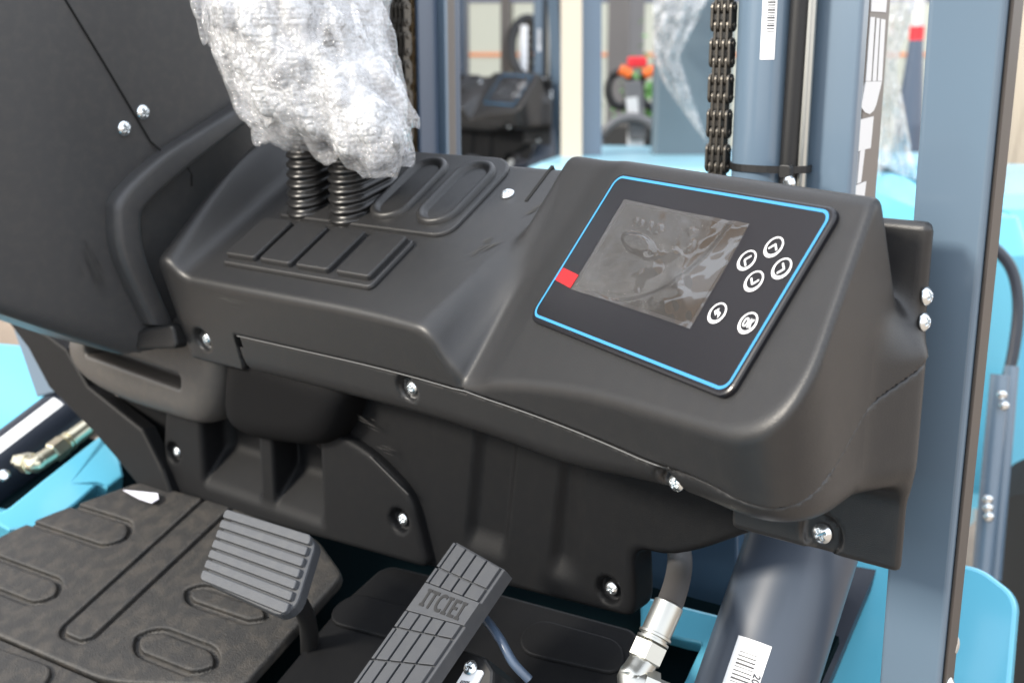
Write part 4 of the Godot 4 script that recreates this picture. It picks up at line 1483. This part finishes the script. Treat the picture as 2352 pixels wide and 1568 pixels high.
	var sc := thing("paper_scrap", "small white paper scrap on the dark floor below the pillar", "paper scrap", fp.origin)
	part(sc, "torn_sheet", prism(fp, locs(fp, [[282, 1126], [362, 1134], [364, 1146], [348, 1156], [318, 1146]]), 0.0, 0.001), M["paper"])

func yard() -> void:
	# the same truck again farther down the yard, with its own bundle over the levers
	var far_ := truck.duplicate() as Node3D
	far_.name = "forklift_001"
	add_child(far_)
	var shift := at(1166, 214, 4.7) - (mt + em * 0.128 - nm.cross(em) * 0.07)
	shift.y = 0.0
	far_.position = truck.position + shift
	far_.set_meta("label", "second black dashed forklift standing beyond the mast, out of focus")
	var bw := get_node("bubble_wrap").duplicate() as Node3D
	bw.name = "bubble_wrap_001"
	add_child(bw)
	bw.position += shift
	bw.set_meta("label", "blurred white bubble wrap bundle over the levers of the far dashboard")
	# wall of the hall behind
	var dirh := Vector3(fw.x, 0, fw.z).normalized()
	var right := Vector3(rt.x, 0, rt.z).normalized()
	var o := dirh * 13.0
	var fr := Transform3D(Basis(right, Vector3.UP, -dirh), o)
	var wall := thing("hall_wall", "pale green sheet wall with blue grey band and orange stripe behind the yard", "wall", o)
	for k in range(-9, 10):
		part(wall, "wall_panel", prism(fr, rect(k * 1.1 + 0.012, 0.0, k * 1.1 + 1.088, 1.93), -0.1, 0.0, 0.01), M["wall"])
	part(wall, "wall_band", prism(fr, rect(-10, 1.94, 10, 5.0), -0.1, 0.01), M["wall_band"])
	part(wall, "orange_stripe", prism(fr, rect(-10, 1.375, 10, 1.405), 0.0, 0.012), M["orange"])
	part(wall, "wall_core", prism(fr, rect(-10, 0.0, 10, 5.0), -0.3, -0.11), M["grey_plate"])
	# open canopy beside the yard, outside the picture's left edge
	var shop := thing("canopy", "open tan canopy on posts beside the yard", "canopy", Vector3(-9, 0, 1))
	for k in 12:
		part(shop, "roof_sheet", box(Vector3(-14, 5.0, -8.0 + k * 0.83), Vector3(-4.4, 5.05, -7.42 + k * 0.83), 0.005), M["brick_tan"])
	for k in 4:
		part(shop, "post", box(Vector3(-4.9, 0, -7.6 + k * 3.1), Vector3(-4.7, 5.0, -7.4 + k * 3.1), 0.01), M["grey_plate"])
		part(shop, "roof_beam", box(Vector3(-13.8, 4.7, -7.62 + k * 3.1), Vector3(-4.5, 4.995, -7.38 + k * 3.1), 0.01), M["grey_plate"])
	# truck ahead: cyan counterweight, guard legs wrapped in clear sheet
	var fc := Transform3D(Basis(Vector3(0.93, 0, -0.37).normalized(), Vector3.UP, Vector3(0.37, 0, 0.93).normalized()), Vector3(-1.45, 0, -2.95))
	var t2 := thing("forklift", "forklift ahead with cyan counterweight and plastic wrapped guard legs", "forklift", fc.origin, "forklifts in the yard")
	t2.name = "forklift_002"
	var cw := Transform3D(Basis(fc.basis.x, -fc.basis.z, Vector3.UP), fc.origin)
	part(t2, "counterweight", prism(cw, round_poly(rect(-0.62, -0.28, 0.62, 0.5), 0.12, 8), 0.25, 1.15, 0.05), M["cyan_pale"])
	for l in [[1289, 1337, 1320, 3.35, "cream", 0.02], [1338, 1382, 1373, 3.40, "grey_blue", 0.06]]:
		var a := at(l[0], 375, l[3])
		var b := at(l[1], 375, l[3])
		var c := at(l[2], 0, l[3])
		c = a + (c - a) * 1.5
		var ux := (b - a).normalized()
		var ax := (c - a).normalized()
		ax = (ax - ux * ax.dot(ux)).normalized()
		part(t2, "guard_leg", prism(Transform3D(Basis(ux, ax.cross(ux), ax), a), rect(0, 0, a.distance_to(b), l[5]), -0.1, a.distance_to(c)), M[l[4]])
	var tg := at(1580, 150, 3.35)
	part(t2, "seat_back_panel", prism(Transform3D(Basis(rt, Vector3.UP, -dirh), tg), round_poly(rect(-0.09, -0.32, 0.13, 0.55), 0.04), -0.08, 0.0, 0.01), M["teal_grey"])
	# hanging clear sheet with folds
	var sn := FastNoiseLite.new()
	sn.frequency = 3.0
	sn.seed = 8
	var sheets := [[[1500, -30], [1640, -30], [1560, 130], [1500, 130], [1625, 330], [1530, 200], 3.2], [[2040, -30], [2120, -30], [2060, 150], [2020, 150], [2110, 430], [2008, 400], 2.6]]
	for s in sheets:
		var sh := thing("plastic_sheet", "clear crumpled plastic sheet hanging by the red handled truck" if s[0][0] < 1800 else "grey crumpled plastic sheet between marked rail and post", "plastic sheet", at(s[3][0], s[3][1], s[6]), "hanging plastic sheets")
		var rows := []
		for y in 41:
			var t := y / 40.0
			var row := PackedVector3Array()
			for x in 31:
				var u := x / 30.0
				var l0 := Vector2(s[0][0], s[0][1]).lerp(Vector2(s[3][0], s[3][1]), minf(t * 2.0, 1.0)).lerp(Vector2(s[5][0], s[5][1]), maxf(t * 2.0 - 1.0, 0.0))
				var r0 := Vector2(s[1][0], s[1][1]).lerp(Vector2(s[2][0], s[2][1]), minf(t * 2.0, 1.0)).lerp(Vector2(s[4][0], s[4][1]), maxf(t * 2.0 - 1.0, 0.0))
				var q := l0.lerp(r0, u)
				row.append(at(q.x, q.y, s[6] + 0.05 * sin(u * 17.0 + t * 3.0) + 0.14 * sn.get_noise_2d(u * 1.4, t * 2.0)))
			rows.append(row)
		part(sh, "folded_film", loft(rows, false), M["sheet"])
	# pallet truck with a looped tiller head
	var pf := Transform3D(Basis(right, Vector3.UP, -dirh), at(1462, 212, 4.0))
	var pt := thing("pallet_truck", "pallet truck with black loop handle, orange grips and red button", "pallet truck", Vector3(pf.origin.x, 0, pf.origin.z))
	for sg in [-1.0, 1.0]:
		var lp := []
		for k in 25:
			var a := TAU * k / 24
			lp.append(pf * Vector3(sg * 0.055 + cos(a) * 0.042, 0.01 + sin(a) * 0.058, 0))
		part(pt, "handle_loop", tube(lp, 0.014, 8), M["black"])
		part(pt, "orange_grip", tube([pf * Vector3(sg * 0.022, 0.06, 0.02), pf * Vector3(sg * 0.06, 0.078, 0.02)], 0.018, 10), M["orange_grip"])
	part(pt, "red_button", prism(Transform3D(pf.basis, pf * Vector3(0.0, 0.095, 0.0)), round_poly(rect(-0.032, -0.012, 0.032, 0.024), 0.012), -0.03, 0.03, 0.006), M["red"])
	part(pt, "tiller", prism(Transform3D(pf.basis.rotated(pf.basis.z, 0.12), pf * Vector3(-0.008, -0.03, 0.01)), round_poly(rect(-0.03, -0.13, 0.03, 0.07), 0.012), -0.03, 0.02, 0.006), M["grey_plate"])
	part(pt, "white_tag", prism(Transform3D(pf.basis.rotated(pf.basis.z, 0.12), pf * Vector3(-0.015, -0.05, 0.032)), rect(-0.02, -0.045, 0.02, 0.035), 0.0, 0.003), M["white_print"])
	part(pt, "tiller_arm", prism(Transform3D(pf.basis, pf * Vector3(0.0, -0.12, 0.0)), rect(-0.025, -0.45, 0.03, -0.01), -0.03, 0.0, 0.004), M["label"])
	var arch := []
	for k in 13:
		var a := PI * k / 12
		arch.append(pf * Vector3(-0.02 - cos(a) * 0.11, -0.19 + sin(a) * 0.11, 0.05))
	part(pt, "bumper_arch", tube(arch, 0.016, 8), M["grey_plate"])
	part(pt, "drive_cover", box(Vector3(pf.origin.x - 0.2, 0.2, pf.origin.z - 0.4), Vector3(pf.origin.x + 0.1, 1.2, pf.origin.z - 0.08), 0.02, null, 0.05), M["black"])
	var gn := FastNoiseLite.new()
	# low shrub behind the pallet truck
	var sb := thing("shrub", "small green shrub glimpsed below the pallet truck's handle", "shrub", Vector3(at(1500, 250, 5.2).x, 0, at(1500, 250, 5.2).z))
	var rng := RandomNumberGenerator.new()
	rng.seed = 3
	var ls := begin()
	for k in 700:
		var c := at(1500, 250, 5.2) + Vector3(rng.randfn(0, 0.07), rng.randfn(0, 0.12), rng.randfn(0, 0.07))
		var u := Vector3(rng.randf_range(-1, 1), rng.randf_range(-1, 1), rng.randf_range(-1, 1)).normalized() * 0.02
		var w := u.cross(Vector3(rng.randf_range(-1, 1), 1, 0)).normalized() * 0.012
		var n := u.cross(w).normalized()
		tri(ls, c - u, c + w, c + u, n, n, n)
		tri(ls, c - u, c + u, c - w, n, n, n)
	part(sb, "leaves", ls.commit(), M["green"]).set_meta("kind", "stuff")
	# a truck half hidden behind the far dashboard
	var ho := at(1200, 300, 6.2)
	var hf := thing("forklift", "half hidden forklift with dark mast posts and steering wheel below the wall band", "forklift", Vector3(ho.x, 0, ho.z), "forklifts in the yard")
	hf.name = "forklift_004"
	for q in [[1050, 1078, 6.0, "navy"], [1150, 1172, 6.1, "taupe"], [1252, 1300, 6.3, "grey_blue"]]:
		var a := at(q[0], 200, q[2])
		var b := at(q[1], 200, q[2])
		part(hf, "mast_post", prism(Transform3D(Basis((b - a).normalized(), (b - a).normalized().cross(Vector3.UP) * -1.0, Vector3.UP), Vector3(a.x, 0, a.z)), rect(0, 0, a.distance_to(b), 0.05), 0.3, 2.4), M[q[3]])
	var wl := []
	for k in 25:
		wl.append(at(1212, 110, 6.0) + right * cos(TAU * k / 24) * 0.085 + (Vector3.UP * 0.85 + dirh * 0.5) * sin(TAU * k / 24) * 0.17)
	part(hf, "steering_wheel", tube(wl, 0.028, 8), M["black"])
	part(hf, "steering_column", tube([at(1206, 60, 6.02), at(1200, 260, 6.02)], 0.026, 10), M["label"])
	part(hf, "dash_box", prism(Transform3D(Basis(right, Vector3.UP, -dirh), at(1200, 210, 6.3)), round_poly(rect(-0.1, -0.5, 0.2, 0.08), 0.03), -0.1, 0.0, 0.01), M["black"])
	# neighbour on the right: big cyan hood, hoop of tube, bolts, tyre
	var nb := thing("forklift", "forklift at the right with big rounded cyan hood behind the post", "forklift", Vector3(-0.35, 0, -2.2), "forklifts in the yard")
	nb.name = "forklift_003"
	var nf := Transform3D(Basis(right, -dirh * -1.0, Vector3.UP), at(2260, 800, 2.1))
	nf.origin.y = 0
	nf = Transform3D(Basis(right, dirh, Vector3.UP), nf.origin)
	part(nb, "hood", prism(nf, round_poly(rect(-0.12, -0.02, 0.075, 0.9), 0.05, 8), 0.66, 1.19, 0.09), M["cyan"])
	part(nb, "hood", prism(nf, round_poly(rect(0.0, 0.3, 0.6, 1.1), 0.1, 8), 0.5, 1.16, 0.08), M["cyan"])
	var hp := []
	for q in [[2235, 545], [2285, 570], [2325, 620], [2340, 700], [2330, 800], [2312, 880]]:
		hp.append(at(q[0], q[1], 1.95))
	part(nb, "hood_trim", tube(smooth_path(hp), 0.010, 8), M["navy"])
	var g0 := at(2298, 860, 1.75)
	var g1 := at(2255, 1330, 1.75)
	part(nb, "tow_bar", tube([g0, g1], 0.0145, 12), M["grey_blue"])
	part(nb, "tow_bar", tube([at(2325, 840, 1.80), at(2285, 1330, 1.80)], 0.011, 12), M["grey_blue"])
	for q in [[2300, 905], [2305, 930], [2268, 1145], [2268, 1165], [2270, 1185]]:
		var c := at(q[0], q[1], 1.73)
		part(nb, "bolt_head", turned(c, c - dirh * 0.01, [[0, 0.007], [0.006, 0.007], [0.008, 0.004]], 10), M["zinc"])
	var ty := at(2390, 1420, 1.9)
	var rad := right
	part(nb, "tyre", turned(ty - rad * 0.02, ty + rad * 0.2, [[0, 0.12], [0.0, 0.2], [0.02, 0.26], [0.18, 0.26], [0.2, 0.2]], 40), M["tyre"])
	# red topped white bollard post and blue machine seen between the rail and the post
	var bo := at(2108, 60, 4.2)
	var bp := thing("marker_post", "white post with a red band behind the guard post", "post", Vector3(bo.x, 0, bo.z))
	var yb := at(2108, 92, 4.2).y
	var yr := at(2108, 60, 4.2).y
	part(bp, "white_top", turned(Vector3(bo.x, yr, bo.z), Vector3(bo.x, yr + 0.6, bo.z), [[0, 0.022], [0.6, 0.022]], 16), M["white_print"])
	part(bp, "red_band", turned(Vector3(bo.x, yb, bo.z), Vector3(bo.x, yr, bo.z), [[0, 0.026], [yr - yb, 0.026]], 16), M["red"])
	part(bp, "blue_base", turned(Vector3(bo.x, 0, bo.z), Vector3(bo.x, yb, bo.z), [[0, 0.06], [yb - 0.3, 0.05], [yb, 0.025]], 16), M["rail_paint"])
	var cl := at(2330, 250, 6.0)
	var cp := thing("concrete_pillar", "pale cream pillar at the right edge beyond the post", "pillar", Vector3(cl.x, 0, cl.z))
	part(cp, "shaft", box(Vector3(cl.x - 0.02, 0, cl.z - 0.2), Vector3(cl.x + 0.4, 4.0, cl.z + 0.2), 0.01), M["cream"])
